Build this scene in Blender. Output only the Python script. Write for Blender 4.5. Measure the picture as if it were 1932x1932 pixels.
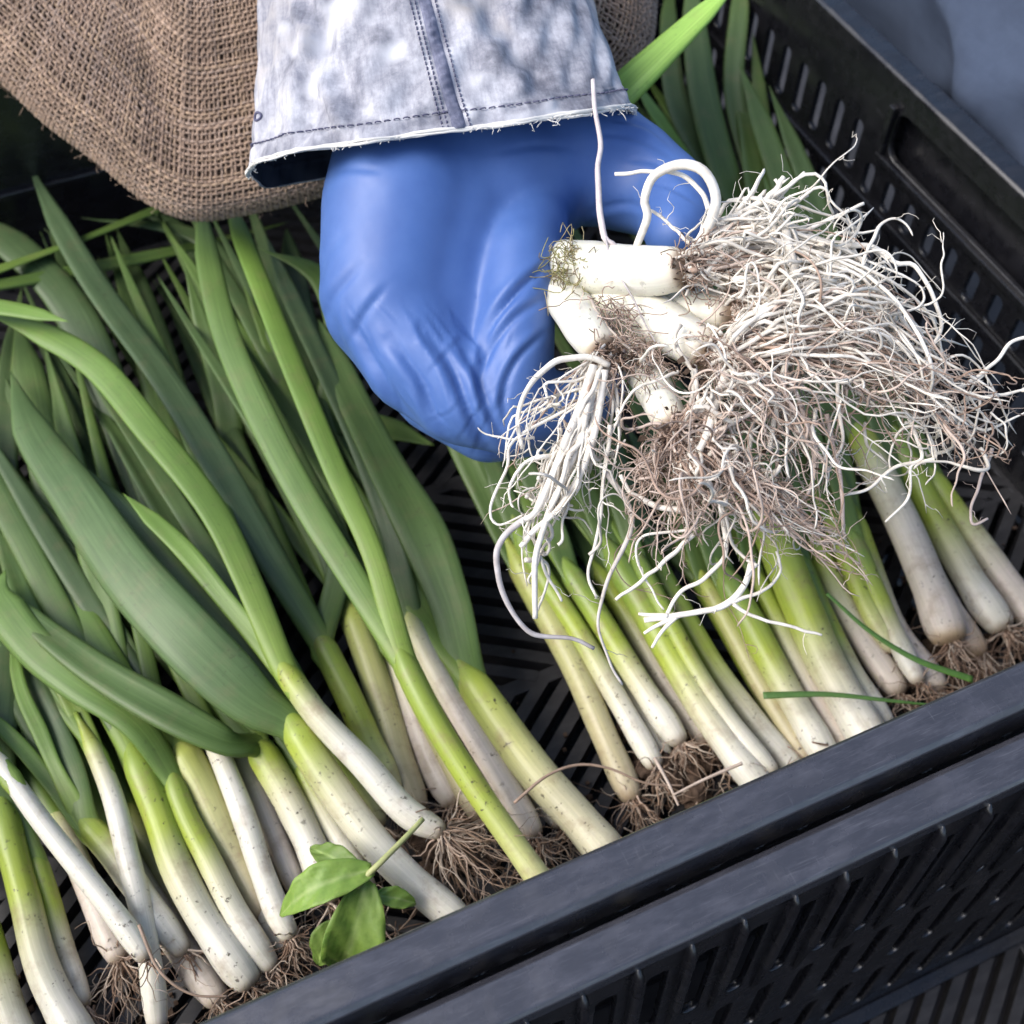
import bpy, bmesh, math, random
import numpy as np
from mathutils import Vector, Matrix

for o in list(bpy.data.objects):
    bpy.data.objects.remove(o)
random.seed(7); rng = np.random.default_rng(11)
SC = bpy.context.scene
COL = SC.collection
S = 0.01                      # everything is authored in centimetres

# ------------------------------------------------------------------ camera
PITCH, HEAD, FOC, HC = math.radians(55), math.radians(66.4), 2160.0, 46.0
CF = np.array([math.cos(HEAD), math.sin(HEAD), 0.0])
CR = np.array([math.sin(HEAD), -math.cos(HEAD), 0.0])
CZ = np.array([0, 0, 1.0])
CD = CF * math.cos(PITCH) - CZ * math.sin(PITCH)
CU = CF * math.sin(PITCH) + CZ * math.cos(PITCH)
CC = np.array([0, 0, HC])
cam = bpy.data.cameras.new("camera"); camo = bpy.data.objects.new("camera", cam); COL.objects.link(camo)
cam.sensor_width = 36.0; cam.lens = 36.0 * FOC / 1932.0
cam.clip_start = 0.01; cam.clip_end = 200.0
camo.matrix_world = Matrix(((CR[0], CU[0], -CD[0], 0), (CR[1], CU[1], -CD[1], 0), (CR[2], CU[2], -CD[2], HC * S), (0, 0, 0, 1)))
cam.dof.use_dof = True; cam.dof.focus_distance = 0.375; cam.dof.aperture_fstop = 13.0
SC.camera = camo

# ------------------------------------------------------------------ light
LT = -CR * 0.72 - CF * 0.16 + CZ * 0.80
LT = LT / np.linalg.norm(LT)
w = bpy.data.worlds.new("World"); SC.world = w; w.use_nodes = True
nt = w.node_tree
sky = nt.nodes.new("ShaderNodeTexSky"); sky.sky_type = 'NISHITA'; sky.sun_disc = False
sky.sun_elevation = math.asin(LT[2]); sky.sun_rotation = math.atan2(LT[0], LT[1])
sky.air_density = 1.0; sky.dust_density = 2.5; sky.ozone_density = 1.0
nt.links.new(sky.outputs[0], nt.nodes["Background"].inputs[0]); nt.nodes["Background"].inputs[1].default_value = 0.115
sun = bpy.data.lights.new("sun", 'SUN'); suno = bpy.data.objects.new("sun", sun); COL.objects.link(suno)
sun.energy = 1.5; sun.angle = math.radians(38); sun.color = (1.0, 0.97, 0.93)
suno.rotation_euler = Vector(LT).to_track_quat('Z', 'Y').to_euler()
vs = SC.view_settings
vs.view_transform = 'Standard'; vs.look = 'None'; vs.gamma = 1.0; vs.exposure = 1.1; vs.use_curve_mapping = False
SC.render.engine = 'CYCLES'; SC.cycles.max_bounces = 8; SC.cycles.use_denoising = True

# ------------------------------------------------------------------ helpers
def at(u, v, z):                       # point at height z (cm) on the line of sight of photo point u, v
    r = CD * FOC + CR * (u - 966) - CU * (v - 966)
    return CC + r * ((z - HC) / r[2])
def ad(u, v, D):                       # same, at depth D (cm) along the view axis
    return CC + (CD + CR * ((u - 966) / FOC) - CU * ((v - 966) / FOC)) * D
def depth(p): return float((np.asarray(p) - CC) @ CD)

def mesh_obj(name, V, F, mat, parent=None, col=None, uv=None, smooth=True, kind=None):
    me = bpy.data.meshes.new(name)
    V = np.asarray(V, dtype=float)
    me.from_pydata((V * S).tolist(), [], F)
    if smooth:
        me.polygons.foreach_set("use_smooth", [True] * len(me.polygons))
    if col is not None:
        a = me.color_attributes.new("col", 'FLOAT_COLOR', 'POINT')
        c = np.ones((len(V), 4)); c[:, :3] = col
        a.data.foreach_set("color", c.ravel())
    if uv is not None:
        l = me.uv_layers.new(name="UVMap")
        idx = np.empty(len(me.loops), dtype=int); me.loops.foreach_get("vertex_index", idx)
        l.data.foreach_set("uv", np.asarray(uv)[idx].ravel())
    me.materials.append(mat)
    o = bpy.data.objects.new(name, me); COL.objects.link(o)
    if parent is not None: o.parent = parent
    if kind: o["kind"] = kind
    return o
def empty(name, label=None, cat=None, group=None, kind=None):
    o = bpy.data.objects.new(name, None); COL.objects.link(o); o.empty_display_size = 0.01
    tag(o, label, cat, group, kind); return o
def tag(o, label=None, cat=None, group=None, kind=None):
    if label: o["label"] = label
    if cat: o["category"] = cat
    if group: o["group"] = group
    if kind: o["kind"] = kind
    return o

def catmull(P, n):
    P = np.asarray(P, float)
    if len(P) == 2: P = np.array([P[0], (P[0] + P[1]) / 2, P[1]])
    Q = np.vstack([2 * P[0] - P[1], P, 2 * P[-1] - P[-2]])
    seg = np.linalg.norm(np.diff(P[:, :3], axis=0), axis=1); cum = np.r_[0, np.cumsum(seg)]
    s = np.linspace(0, cum[-1], n); i = np.clip(np.searchsorted(cum, s, 'right') - 1, 0, len(seg) - 1)
    t = ((s - cum[i]) / np.maximum(seg[i], 1e-9))[:, None]
    a, b, c, d = Q[i], Q[i + 1], Q[i + 2], Q[i + 3]
    return 0.5 * (2 * b + (c - a) * t + (2 * a - 5 * b + 4 * c - d) * t**2 + (3 * b - a - 3 * c + d) * t**3)
def frames(P, ref=None):
    T = np.gradient(P, axis=0); T /= np.linalg.norm(T, axis=1)[:, None] + 1e-12
    if ref is not None:
        A = np.cross(T, ref); A /= np.linalg.norm(A, axis=1)[:, None] + 1e-9
        return T, A, np.cross(A, T)
    a = np.cross(T[0], [0.31, 0.17, 0.93]); a /= np.linalg.norm(a)
    A = np.empty_like(P)
    for i in range(len(P)):
        a = a - T[i] * (a @ T[i]); a /= np.linalg.norm(a) + 1e-9; A[i] = a
    return T, A, np.cross(A, T)
def tube(P, rw, rh=None, sides=12, ref=None, cap=True, crease=None, twist=None):
    n = len(P); rw = np.broadcast_to(np.asarray(rw, float), (n,)); rh = rw if rh is None else np.broadcast_to(np.asarray(rh, float), (n,))
    T, A, B = frames(P, ref)
    if twist is not None:
        c, s_ = np.cos(twist)[:, None], np.sin(twist)[:, None]; A, B = A * c + B * s_, B * c - A * s_
    th = np.linspace(0, 2 * np.pi, sides, endpoint=False)
    ca, sa = np.cos(th), np.sin(th)
    V = P[:, None, :] + A[:, None, :] * (rw[:, None] * ca)[:, :, None] + B[:, None, :] * (rh[:, None] * sa)[:, :, None]
    if crease is not None:      # press a shallow valley into the upper face
        cr = np.broadcast_to(np.asarray(crease, float), (n,))
        dep = cr[:, None] * np.where(sa > 0, np.exp(-(ca / 0.45)**2), 0)[None, :]
        V = V - B[:, None, :] * dep[:, :, None]
    V = V.reshape(-1, 3)
    i = np.arange(n - 1)[:, None] * sides; j = np.arange(sides)[None, :]; k = (j + 1) % sides
    F = np.stack([i + j, i + k, i + sides + k, i + sides + j], -1).reshape(-1, 4).tolist()
    if cap:
        F.append(list(range(sides))[::-1]); F.append(list(range((n - 1) * sides, n * sides)))
    ln = np.r_[0, np.cumsum(np.linalg.norm(np.diff(P, axis=0), axis=1))]
    uv = np.stack([np.broadcast_to(th / 6.2832, (n, sides)), np.broadcast_to(ln[:, None], (n, sides))], -1).reshape(-1, 2)
    return V, F, uv
class Acc:
    def __init__(s): s.V, s.F, s.C, s.n = [], [], [], 0
    def add(s, V, F, c=(1, 1, 1)):
        s.V.append(V); s.F += [[i + s.n for i in f] for f in F]
        c = np.asarray(c, float); s.C.append(np.broadcast_to(c, (len(V), 3))); s.n += len(V)
    def obj(s, name, mat, parent=None, kind=None, smooth=True):
        return mesh_obj(name, np.vstack(s.V), s.F, mat, parent, np.vstack(s.C), None, smooth, kind)
def smoothnoise(n, amp, waves=4, r=None):
    r = r or rng; x = np.linspace(0, 1, n); y = np.zeros(n)
    for k in range(1, waves + 1): y += r.normal() / k * np.sin(2 * np.pi * (k * 0.7 * x + r.random()))
    return y * amp
def sst(x, a, b):
    t = np.clip((np.asarray(x, float) - a) / (b - a), 0, 1); return t * t * (3 - 2 * t)
def ramp(t, stops):
    t = np.asarray(t); xs = [s_[0] for s_ in stops]
    return np.stack([np.interp(t, xs, [s_[1][k] for s_ in stops]) for k in range(3)], -1)
def boxmesh(lo, hi):
    x0, y0, z0 = lo; x1, y1, z1 = hi
    V = [(x0, y0, z0), (x1, y0, z0), (x1, y1, z0), (x0, y1, z0), (x0, y0, z1), (x1, y0, z1), (x1, y1, z1), (x0, y1, z1)]
    return np.array(V, float), [[0, 3, 2, 1], [4, 5, 6, 7], [0, 1, 5, 4], [1, 2, 6, 5], [2, 3, 7, 6], [3, 0, 4, 7]]
def bevel(o, w_, seg=2):
    m = o.modifiers.new("bevel", 'BEVEL'); m.width = w_ * S; m.segments = seg; m.limit_method = 'ANGLE'; return o

# ------------------------------------------------------------------ materials
def mat(name, base=(0.5, 0.5, 0.5), rough=0.5, spec=0.5, sss=0.0, sssr=(1, 0.6, 0.3)):
    m = bpy.data.materials.new(name); m.use_nodes = True
    b = m.node_tree.nodes["Principled BSDF"]
    b.inputs["Base Color"].default_value = (*base, 1); b.inputs["Roughness"].default_value = rough
    b.inputs["Specular IOR Level"].default_value = spec
    if sss:
        b.inputs["Subsurface Weight"].default_value = sss; b.inputs["Subsurface Radius"].default_value = sssr
        b.inputs["Subsurface Scale"].default_value = 0.002
    return m, m.node_tree, b
def N(t, typ, **kw):
    n = t.nodes.new(typ)
    for k, v_ in kw.items(): setattr(n, k, v_)
    return n
def noise(t, vec, scale, detail=4, rough=0.55):
    n = N(t, "ShaderNodeTexNoise"); n.inputs["Scale"].default_value = scale; n.inputs["Detail"].default_value = detail
    n.inputs["Roughness"].default_value = rough
    if vec is not None: t.links.new(vec, n.inputs["Vector"])
    return n.outputs["Fac"]
def cramp(t, fac, stops):
    r = N(t, "ShaderNodeValToRGB"); e = r.color_ramp.elements
    while len(e) < len(stops): e.new(0.5)
    for el, (p, c) in zip(e, stops): el.position = p; el.color = (*c, 1) if len(c) == 3 else c
    t.links.new(fac, r.inputs[0]); return r.outputs[0]
def mix(t, fac, a, b, mode='MIX'):
    n = N(t, "ShaderNodeMix", data_type='RGBA', blend_type=mode)
    for i, x in ((0, fac), (6, a), (7, b)):
        if hasattr(x, "links"): t.links.new(x, n.inputs[i])
        elif i == 0: n.inputs[0].default_value = x
        else: n.inputs[i].default_value = (*x, 1)
    return n.outputs[2]
def bump(t, b, h, strength, dist):
    n = N(t, "ShaderNodeBump"); n.inputs["Strength"].default_value = strength; n.inputs["Distance"].default_value = dist * S
    t.links.new(h, n.inputs["Height"]); t.links.new(n.outputs[0], b.inputs["Normal"])
def coord(t, which="Object"): return N(t, "ShaderNodeTexCoord").outputs[which]
def mapping(t, vec, scale=(1, 1, 1), rot=(0, 0, 0)):
    m = N(t, "ShaderNodeMapping"); m.inputs["Scale"].default_value = scale; m.inputs["Rotation"].default_value = rot
    t.links.new(vec, m.inputs["Vector"]); return m.outputs[0]

def onion_mat(name, rough, spec, dirt, streak, sss):
    m, t, b = mat(name, rough=rough, spec=spec, sss=sss, sssr=(0.8, 1.0, 0.4))
    a = N(t, "ShaderNodeAttribute", attribute_name="col").outputs["Color"]
    uv = coord(t, "UV"); ob = coord(t)
    st = noise(t, mapping(t, uv, (46, 0.2, 1)), 1.0, 5, 0.65)
    c = mix(t, streak, a, cramp(t, st, [(0.3, (0.62, 0.66, 0.6)), (0.7, (1.15, 1.15, 1.15))]), 'MULTIPLY')
    big = noise(t, ob, 55, 4)
    c = mix(t, 0.5, c, cramp(t, big, [(0.3, (0.78, 0.8, 0.74)), (0.7, (1.08, 1.06, 1.0))]), 'MULTIPLY')
    gate = cramp(t, noise(t, ob, 60, 3), [(0.42, (0, 0, 0)), (0.62, (1, 1, 1))])
    d = mix(t, 1.0, cramp(t, noise(t, ob, 420, 3, 0.6), [(0.62, (0, 0, 0)), (0.68, (1, 1, 1))]), gate, 'MULTIPLY')
    sm = cramp(t, noise(t, ob, 95, 6, 0.65), [(0.52, (0, 0, 0)), (0.74, (1, 1, 1))])
    mm = N(t, "ShaderNodeMath", operation='MULTIPLY'); t.links.new(d, mm.inputs[0]); mm.inputs[1].default_value = dirt
    m2 = N(t, "ShaderNodeMath", operation='MULTIPLY'); t.links.new(sm, m2.inputs[0]); m2.inputs[1].default_value = dirt * 0.6
    c = mix(t, m2.outputs[0], c, (0.25, 0.17, 0.10))
    c = mix(t, mm.outputs[0], c, (0.045, 0.03, 0.022))
    t.links.new(c, b.inputs["Base Color"])
    bump(t, b, st, 0.35, 0.03)
    return m
M_stalk = onion_mat("onion_stalk", 0.38, 0.45, 0.95, 0.5, 0.25)
M_leaf = onion_mat("onion_leaf", 0.45, 0.4, 0.3, 0.8, 0.0)
M_held = onion_mat("onion_held", 0.4, 0.45, 0.6, 0.25, 0.25)
m, t, b = mat("root", rough=0.6, spec=0.3); M_root = m
a = N(t, "ShaderNodeAttribute", attribute_name="col").outputs["Color"]
t.links.new(mix(t, 0.6, a, cramp(t, noise(t, coord(t), 260, 4), [(0.3, (0.62, 0.56, 0.5)), (0.65, (1.08, 1.06, 1.04))]), 'MULTIPLY'), b.inputs["Base Color"])

def plastic(name, base, r0, r1, scratch, spec=0.5):
    m, t, b = mat(name, base, 0.35, spec)
    ob = coord(t)
    n1 = noise(t, mapping(t, ob, (60, 200, 200)), 1.0, 7, 0.7)
    sc = noise(t, mapping(t, ob, (70, 900, 60), (0.3, 0.2, 1.1)), 1.0, 2)
    sc2 = noise(t, mapping(t, ob, (1100, 80, 60), (0.1, 0.5, 0.2)), 1.0, 2)
    s1 = cramp(t, sc, [(0.66, (0, 0, 0)), (0.74, (1, 1, 1))]); s2 = cramp(t, sc2, [(0.67, (0, 0, 0)), (0.75, (1, 1, 1))])
    s_ = mix(t, 1.0, mix(t, 1.0, s1, s2, 'ADD'), cramp(t, noise(t, ob, 28, 3), [(0.42, (0, 0, 0)), (0.6, (1, 1, 1))]), 'MULTIPLY')
    f = N(t, "ShaderNodeMath", operation='MULTIPLY'); t.links.new(s_, f.inputs[0]); f.inputs[1].default_value = scratch * .3
    dust = cramp(t, n1, [(0.45, base), (0.75, tuple(min(1, x * 1.9 + 0.004) for x in base))])
    fine = cramp(t, noise(t, mapping(t, ob, (90, 2600, 2600), (0, 0, 0.25)), 1.0, 2), [(0.60, (0, 0, 0)), (0.72, (1, 1, 1))])
    ff = N(t, "ShaderNodeMath", operation='MULTIPLY'); t.links.new(fine, ff.inputs[0]); ff.inputs[1].default_value = scratch * .6
    dust = mix(t, ff.outputs[0], dust, (0.14, 0.14, 0.155))
    t.links.new(mix(t, f.outputs[0], dust, (0.20, 0.20, 0.22)), b.inputs["Base Color"])
    t.links.new(cramp(t, noise(t, ob, 75, 5), [(0.3, (r0,) * 3), (0.7, (r1,) * 3)]), b.inputs["Roughness"])
    bump(t, b, n1, 0.15, 0.05)
    return m
M_plas = plastic("crate_plastic", (0.006, 0.006, 0.008), 0.14, 0.42, 0.25, 0.8)
M_rim = plastic("crate_rim_plastic", (0.034, 0.034, 0.041), 0.10, 0.38, 0.5, 1.0)
M_floor = plastic("crate_floor_plastic", (0.022, 0.021, 0.022), 0.36, 0.55, 0.25)

m, t, b = mat("ground_concrete", rough=0.85); M_ground = m
t.links.new(cramp(t, noise(t, coord(t), 30, 8), [(0.3, (0.025, 0.025, 0.03)), (0.7, (0.055, 0.055, 0.062))]), b.inputs["Base Color"])

m, t, b = mat("nitrile_glove", (0.085, 0.19, 0.62), 0.42, 0.5, 0.1, (0.3, 0.5, 1.0)); M_glove = m
ob = coord(t)
t.links.new(cramp(t, noise(t, ob, 60, 4), [(0.3, (0.055, 0.122, 0.345)), (0.7, (0.072, 0.150, 0.395))]), b.inputs["Base Color"])
t.links.new(cramp(t, noise(t, ob, 90, 4), [(0.3, (0.44,) * 3), (0.7, (0.56,) * 3)]), b.inputs["Roughness"])
bump(t, b, noise(t, ob, 900, 3), 0.12, 0.01)

def denim(name, light, dark, bleach, lo, hi, stain=0.0, line=0.75):
    m, t, b = mat(name, rough=0.85, spec=0.2)
    ob = coord(t); uv = coord(t, "UV")
    big = noise(t, ob, 34, 11, 0.72)
    c = cramp(t, big, [(lo, dark), ((lo + hi) / 2, light), (hi, bleach)])
    ln = noise(t, mapping(t, uv, (2.6, 0.45, 1)), 1.0, 9, 0.72)
    c = mix(t, line, c, cramp(t, ln, [(0.34, (0.42, 0.43, 0.5)), (0.58, (1.1, 1.1, 1.1))]), 'MULTIPLY')
    spot = noise(t, ob, 21, 2)
    if stain: c = mix(t, cramp(t, spot, [(0.60, (0, 0, 0)), (0.66, (1, 1, 1))]), c, bleach)
    st = cramp(t, noise(t, ob, 17, 5, 0.6), [(0.52, (0, 0, 0)), (0.64, (1, 1, 1))])
    if stain: c = mix(t, mix(t, 1.0, st, (stain, stain, stain), 'MULTIPLY'), c, (0.40, 0.36, 0.33))
    w1 = N(t, "ShaderNodeTexWave"); w1.inputs["Scale"].default_value = 5.5; w1.inputs["Distortion"].default_value = 2.5; w1.inputs["Detail"].default_value = 2
    t.links.new(mapping(t, uv, (2.0, 2.0, 1), (0, 0, 0.8)), w1.inputs["Vector"])
    c = mix(t, 0.35, c, cramp(t, w1.outputs["Fac"], [(0.2, (0.68, 0.7, 0.75)), (0.8, (1.08, 1.08, 1.08))]), 'MULTIPLY')
    t.links.new(c, b.inputs["Base Color"])
    bump(t, b, mix(t, 0.5, w1.outputs["Color"], big), 0.5, 0.04)
    return m, t, b, c
M_denim, t, b, c = denim("faded_denim", (0.44, 0.44, 0.48), (0.20, 0.205, 0.24), (0.70, 0.70, 0.73), 0.36, 0.66, 0.85)
M_seamd, *_ = denim("denim_seam", (0.22, 0.23, 0.31), (0.09, 0.10, 0.15), (0.5, 0.5, 0.58), 0.38, 0.7)
M_cloth, *_ = denim("blue_cloth", (0.06, 0.08, 0.125), (0.045, 0.06, 0.095), (0.075, 0.10, 0.155), 0.25, 0.85, 0.0, 0.2)
M_thread = mat("pale_thread", (0.7, 0.68, 0.64), 0.8, 0.2)[0]
M_stitch = mat("dark_stitch", (0.10, 0.10, 0.16), 0.8, 0.2)[0]
M_lining = mat("sleeve_lining", (0.05, 0.055, 0.07), 0.9, 0.1)[0]
m, t, b = mat("jute_thread", rough=0.85, spec=0.15); M_jute = m
a = N(t, "ShaderNodeAttribute", attribute_name="col").outputs["Color"]
ob = coord(t)
c = mix(t, 0.7, a, cramp(t, noise(t, ob, 45, 5), [(0.32, (0.68, 0.66, 0.64)), (0.68, (1.15, 1.12, 1.08))]), 'MULTIPLY')
t.links.new(mix(t, 0.5, c, cramp(t, noise(t, ob, 700, 3), [(0.3, (0.6, 0.58, 0.55)), (0.7, (1.2, 1.2, 1.2))]), 'MULTIPLY'), b.inputs["Base Color"])
M_juteback = mat("jute_backing", (0.07, 0.048, 0.036), 0.95, 0.1)[0]
m, t, b = mat("weed_leaf", rough=0.55, spec=0.5, sss=0.1, sssr=(0.4, 1, 0.2)); M_weed = m
a = N(t, "ShaderNodeAttribute", attribute_name="col").outputs["Color"]
n1 = noise(t, coord(t), 260, 5)
t.links.new(mix(t, 0.6, a, cramp(t, n1, [(0.3, (0.6, 0.7, 0.5)), (0.7, (1.2, 1.15, 1.1))]), 'MULTIPLY'), b.inputs["Base Color"]); bump(t, b, n1, 0.4, 0.05)
m, t, b = mat("soil", rough=0.95, spec=0.1); M_soil = m
n1 = noise(t, coord(t), 300, 6)
t.links.new(cramp(t, n1, [(0.3, (0.03, 0.02, 0.014)), (0.7, (0.11, 0.075, 0.055))]), b.inputs["Base Color"]); bump(t, b, n1, 0.9, 0.15)

# ------------------------------------------------------------------ ground
V, F = boxmesh((-400, -400, -17.0), (400, 400, -15.6))
tag(mesh_obj("ground", V, F, M_ground, smooth=False), kind="structure")

# ------------------------------------------------------------------ crates
def slot_panel(name, W, H, holes, thick, mtl, parent, origin, ex, ey, bev=0.06):
    """flat panel with rounded slots cut through; ex, ey are world axes of the panel"""
    cu = bpy.data.curves.new(name, 'CURVE'); cu.dimensions = '2D'; cu.fill_mode = 'BOTH'
    cu.extrude = (thick / 2 - bev) * S; cu.bevel_depth = bev * S; cu.bevel_resolution = 1; cu.offset = -bev * S
    def poly(pts):
        sp = cu.splines.new('POLY'); sp.points.add(len(pts) - 1); sp.use_cyclic_u = True
        for p_, (x, y) in zip(sp.points, pts): p_.co = (x * S, y * S, 0, 1)
    poly([(0, 0), (W, 0), (W, H), (0, H)])
    for (x0, y0, x1, y1, r) in holes:
        pts = []
        for cx, cy, a0 in ((x1 - r, y1 - r, 0), (x0 + r, y1 - r, 90), (x0 + r, y0 + r, 180), (x1 - r, y0 + r, 270)):
            for k in range(4):
                a_ = math.radians(a0 + 30 * k); pts.append((cx + r * math.cos(a_), cy + r * math.sin(a_)))
        poly(pts[::-1])
    tmp = bpy.data.objects.new("tmp", cu); COL.objects.link(tmp)
    me = bpy.data.meshes.new_from_object(tmp.evaluated_get(bpy.context.evaluated_depsgraph_get()))
    bpy.data.objects.remove(tmp); bpy.data.curves.remove(cu)
    me.materials.clear(); me.materials.append(mtl); me.name = name
    ex, ey = Vector(ex), Vector(ey); ez = ex.cross(ey)
    me.transform(Matrix(((ex.x, ey.x, ez.x, origin[0] * S), (ex.y, ey.y, ez.y, origin[1] * S), (ex.z, ey.z, ez.z, origin[2] * S), (0, 0, 0, 1))))
    o = bpy.data.objects.new(name, me); COL.objects.link(o); o.parent = parent
    return o
def rim_strip(name, a_, b_, prof, mtl, parent):
    """extrude a closed profile [(out, z)] from a_ to b_; 'out' is along the outward normal"""
    a_, b_ = np.array(a_, float), np.array(b_, float); d_ = (b_ - a_) / np.linalg.norm(b_ - a_)
    out = np.cross(d_, CZ)
    n_ = 60; V = []; k = len(prof)
    for i in range(n_):
        p_ = a_ + (b_ - a_) * i / (n_ - 1)
        V += [p_ + out * o_ + CZ * z_ for o_, z_ in prof]
    F = [[i * k + j, i * k + (j + 1) % k, (i + 1) * k + (j + 1) % k, (i + 1) * k + j] for i in range(n_ - 1) for j in range(k)]
    F += [list(range(k))[::-1], list(range((n_ - 1) * k, n_ * k))]
    V = np.array(V)
    o = mesh_obj(name, V, F, mtl, parent, smooth=False); bevel(o, 0.05, 2); return o
RIMPROF = [(-0.05, 12.0), (-0.05, 12.85), (0.1, 13.0), (1.15, 13.0), (1.35, 12.8), (1.42, 11.0), (1.25, 11.0), (1.18, 12.55), (0.2, 12.6), (0.2, 12.0)]
def floor_bars(parent, X0, X1, Y0, Y1, nx, ny, ph, vis=None, zf=0.0):
    pw, ph_ = (X1 - X0) / nx, (Y1 - Y0) / ny
    st = Acc()
    for i in range(nx + 1):
        x = X0 + i * pw; V, F = boxmesh((x - 0.35, Y0, zf - 0.9), (x + 0.35, Y1, zf - 0.02)); bevel(mesh_obj("floor_rib", V, F, M_floor, parent, smooth=False), 0.06)
    for j in range(ny + 1):
        y = Y0 + j * ph_; V, F = boxmesh((X0, y - 0.35, zf - 0.92), (X1, y + 0.35, zf - 0.04)); bevel(mesh_obj("floor_rib", V, F, M_floor, parent, smooth=False), 0.06)
    for i in range(nx):
        for j in range(ny):
            ang = math.radians(37 if (i + j + ph) % 2 == 0 else -33)
            cx, cy = X0 + (i + .5) * pw, Y0 + (j + .5) * ph_; hx, hy = pw / 2 - 0.1, ph_ / 2 - 0.1
            dx, dy = math.cos(ang), math.sin(ang); nx_, ny_ = -dy, dx
            R_ = math.hypot(pw, ph_) / 2; k = -R_ + 0.3
            while k < R_:
                ox, oy = nx_ * k, ny_ * k; lo_, hi_ = -99, 99
                for o_, dd, hh in ((ox, dx, hx), (oy, dy, hy)):
                    t0, t1 = (-hh - o_) / dd, (hh - o_) / dd; lo_, hi_ = max(lo_, min(t0, t1)), min(hi_, max(t0, t1))
                if hi_ - lo_ > 0.9:
                    m_ = (lo_ + hi_) / 2; L = (hi_ - lo_) / 2
                    c_ = np.array([cx + ox + dx * m_, cy + oy + dy * m_, zf])
                    V, F = boxmesh((-L, -0.34, -0.75), (L, 0.34, -0.0))
                    V[4:, 1] *= 0.8
                    V = c_ + V @ np.array([[dx, dy, 0], [nx_, ny_, 0], [0, 0, 1]])
                    if vis is None or vis(c_): mesh_obj("floor_bar", V, F, M_floor, parent, smooth=False)
                    else: st.add(V, F)
                k += 0.98
    if st.n: st.obj("floor_bars_beyond", M_floor, parent, kind="stuff", smooth=False)
def seen(c_):
    q = c_ - CC; dd = q @ CD
    if dd <= 5: return False
    u = 966 + FOC * (q @ CR) / dd; v = 966 - FOC * (q @ CU) / dd
    return -150 < u < 2080 and -150 < v < 2080

X0, X1, Y0, Y1 = -27.0, 36.5, 9.2, 55.5
crate = empty("plastic_crate", "black slatted plastic crate that the green onions lie in", "crate", "black plastic crates")
# right wall: rows of slots, a handle opening with short slots below it
holes = []
y = Y0 + 1.6
while y < Y1 - 1.5:
    yc = y - Y0
    handle = 24.3 < y < 37.4
    holes.append((yc - 0.36, 2.0, yc + 0.36, 5.1, 0.3))
    if handle: holes.append((yc - 0.36, 6.15, yc + 0.36, 7.85, 0.3))
    else: holes.append((yc - 0.36, 6.5, yc + 0.36, 9.35, 0.3))
    y += 1.755
holes.append((24.6 - Y0, 9.0, 36.4 - Y0, 11.55, 0.7))
slot_panel("side_wall", Y1 - Y0, 12.6, holes, 0.32, M_plas, crate, (X1 + 0.16, Y0, 0), (0, 1, 0), (0, 0, 1))
hl = [(a_ - 0, b_, c_, d_, r_) for a_, b_, c_, d_, r_ in holes]
slot_panel("side_wall", Y1 - Y0, 12.6, hl, 0.32, M_plas, crate, (X0 - 0.16, Y0, 0), (0, 1, 0), (0, 0, 1))
def xholes(W):
    h, x = [], 1.6
    while x < W - 1.2:
        h.append((x - 0.36, 2.0, x + 0.36, 5.1, 0.3)); h.append((x - 0.36, 6.5, x + 0.36, 9.35, 0.3)); x += 1.755
    return h
slot_panel("end_wall", X1 - X0, 12.6, [], 0.32, M_plas, crate, (X0, Y1 + 0.16, 0), (1, 0, 0), (0, 0, 1))
slot_panel("end_wall", X1 - X0, 12.6, xholes(X1 - X0), 0.32, M_plas, crate, (X0, Y0 - 0.3, 0), (1, 0, 0), (0, 0, 1))
rim_strip("rim", (X0 - 1, Y0, 0), (X1 + 1, Y0, 0), RIMPROF, M_rim, crate)
rim_strip("rim", (X1, Y0 - 1, 0.05), (X1, Y1 + 1, 0.05), RIMPROF, M_plas, crate)
rim_strip("rim", (X1 + 1, Y1, 0.0), (X0 - 1, Y1, 0.0), RIMPROF, M_plas, crate)
rim_strip("rim", (X0, Y1 + 1, 0.05), (X0, Y0 - 1, 0.05), RIMPROF, M_plas, crate)
# raised frame of the handle opening and the wall's ledge
def bar(name, lo, hi, mtl, parent, bw=0.06):
    V, F = boxmesh(lo, hi); return bevel(mesh_obj(name, V, F, mtl, parent, smooth=False), bw)
bar("handle_lip", (X1 - 0.35, 24.2, 8.6), (X1 - 0.01, 36.85, 8.98), M_plas, crate)
bar("handle_lip", (X1 - 0.35, 36.45, 8.99), (X1 - 0.01, 36.85, 11.7), M_plas, crate)
bar("handle_back", (X1 + 0.9, 23.8, 8.2), (X1 + 1.15, 37.2, 12.4), M_plas, crate)
bar("wall_ledge", (X1 - 0.2, Y0 + .1, 5.55), (X1 - 0.01, Y1 - .1, 5.95), M_plas, crate)
bar("wall_ledge", (X0 + .1, Y1 - 0.3, 5.55), (X1 - .3, Y1 - 0.01, 5.95), M_plas, crate)
floor_bars(crate, X0, X1, Y0, Y1, 6, 4, 1, seen)
bar("outer_lip", (X0 - .8, Y0 - 1.25, 10.55), (X1 + .8, Y0 - 0.5, 10.95), M_plas, crate)

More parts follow.
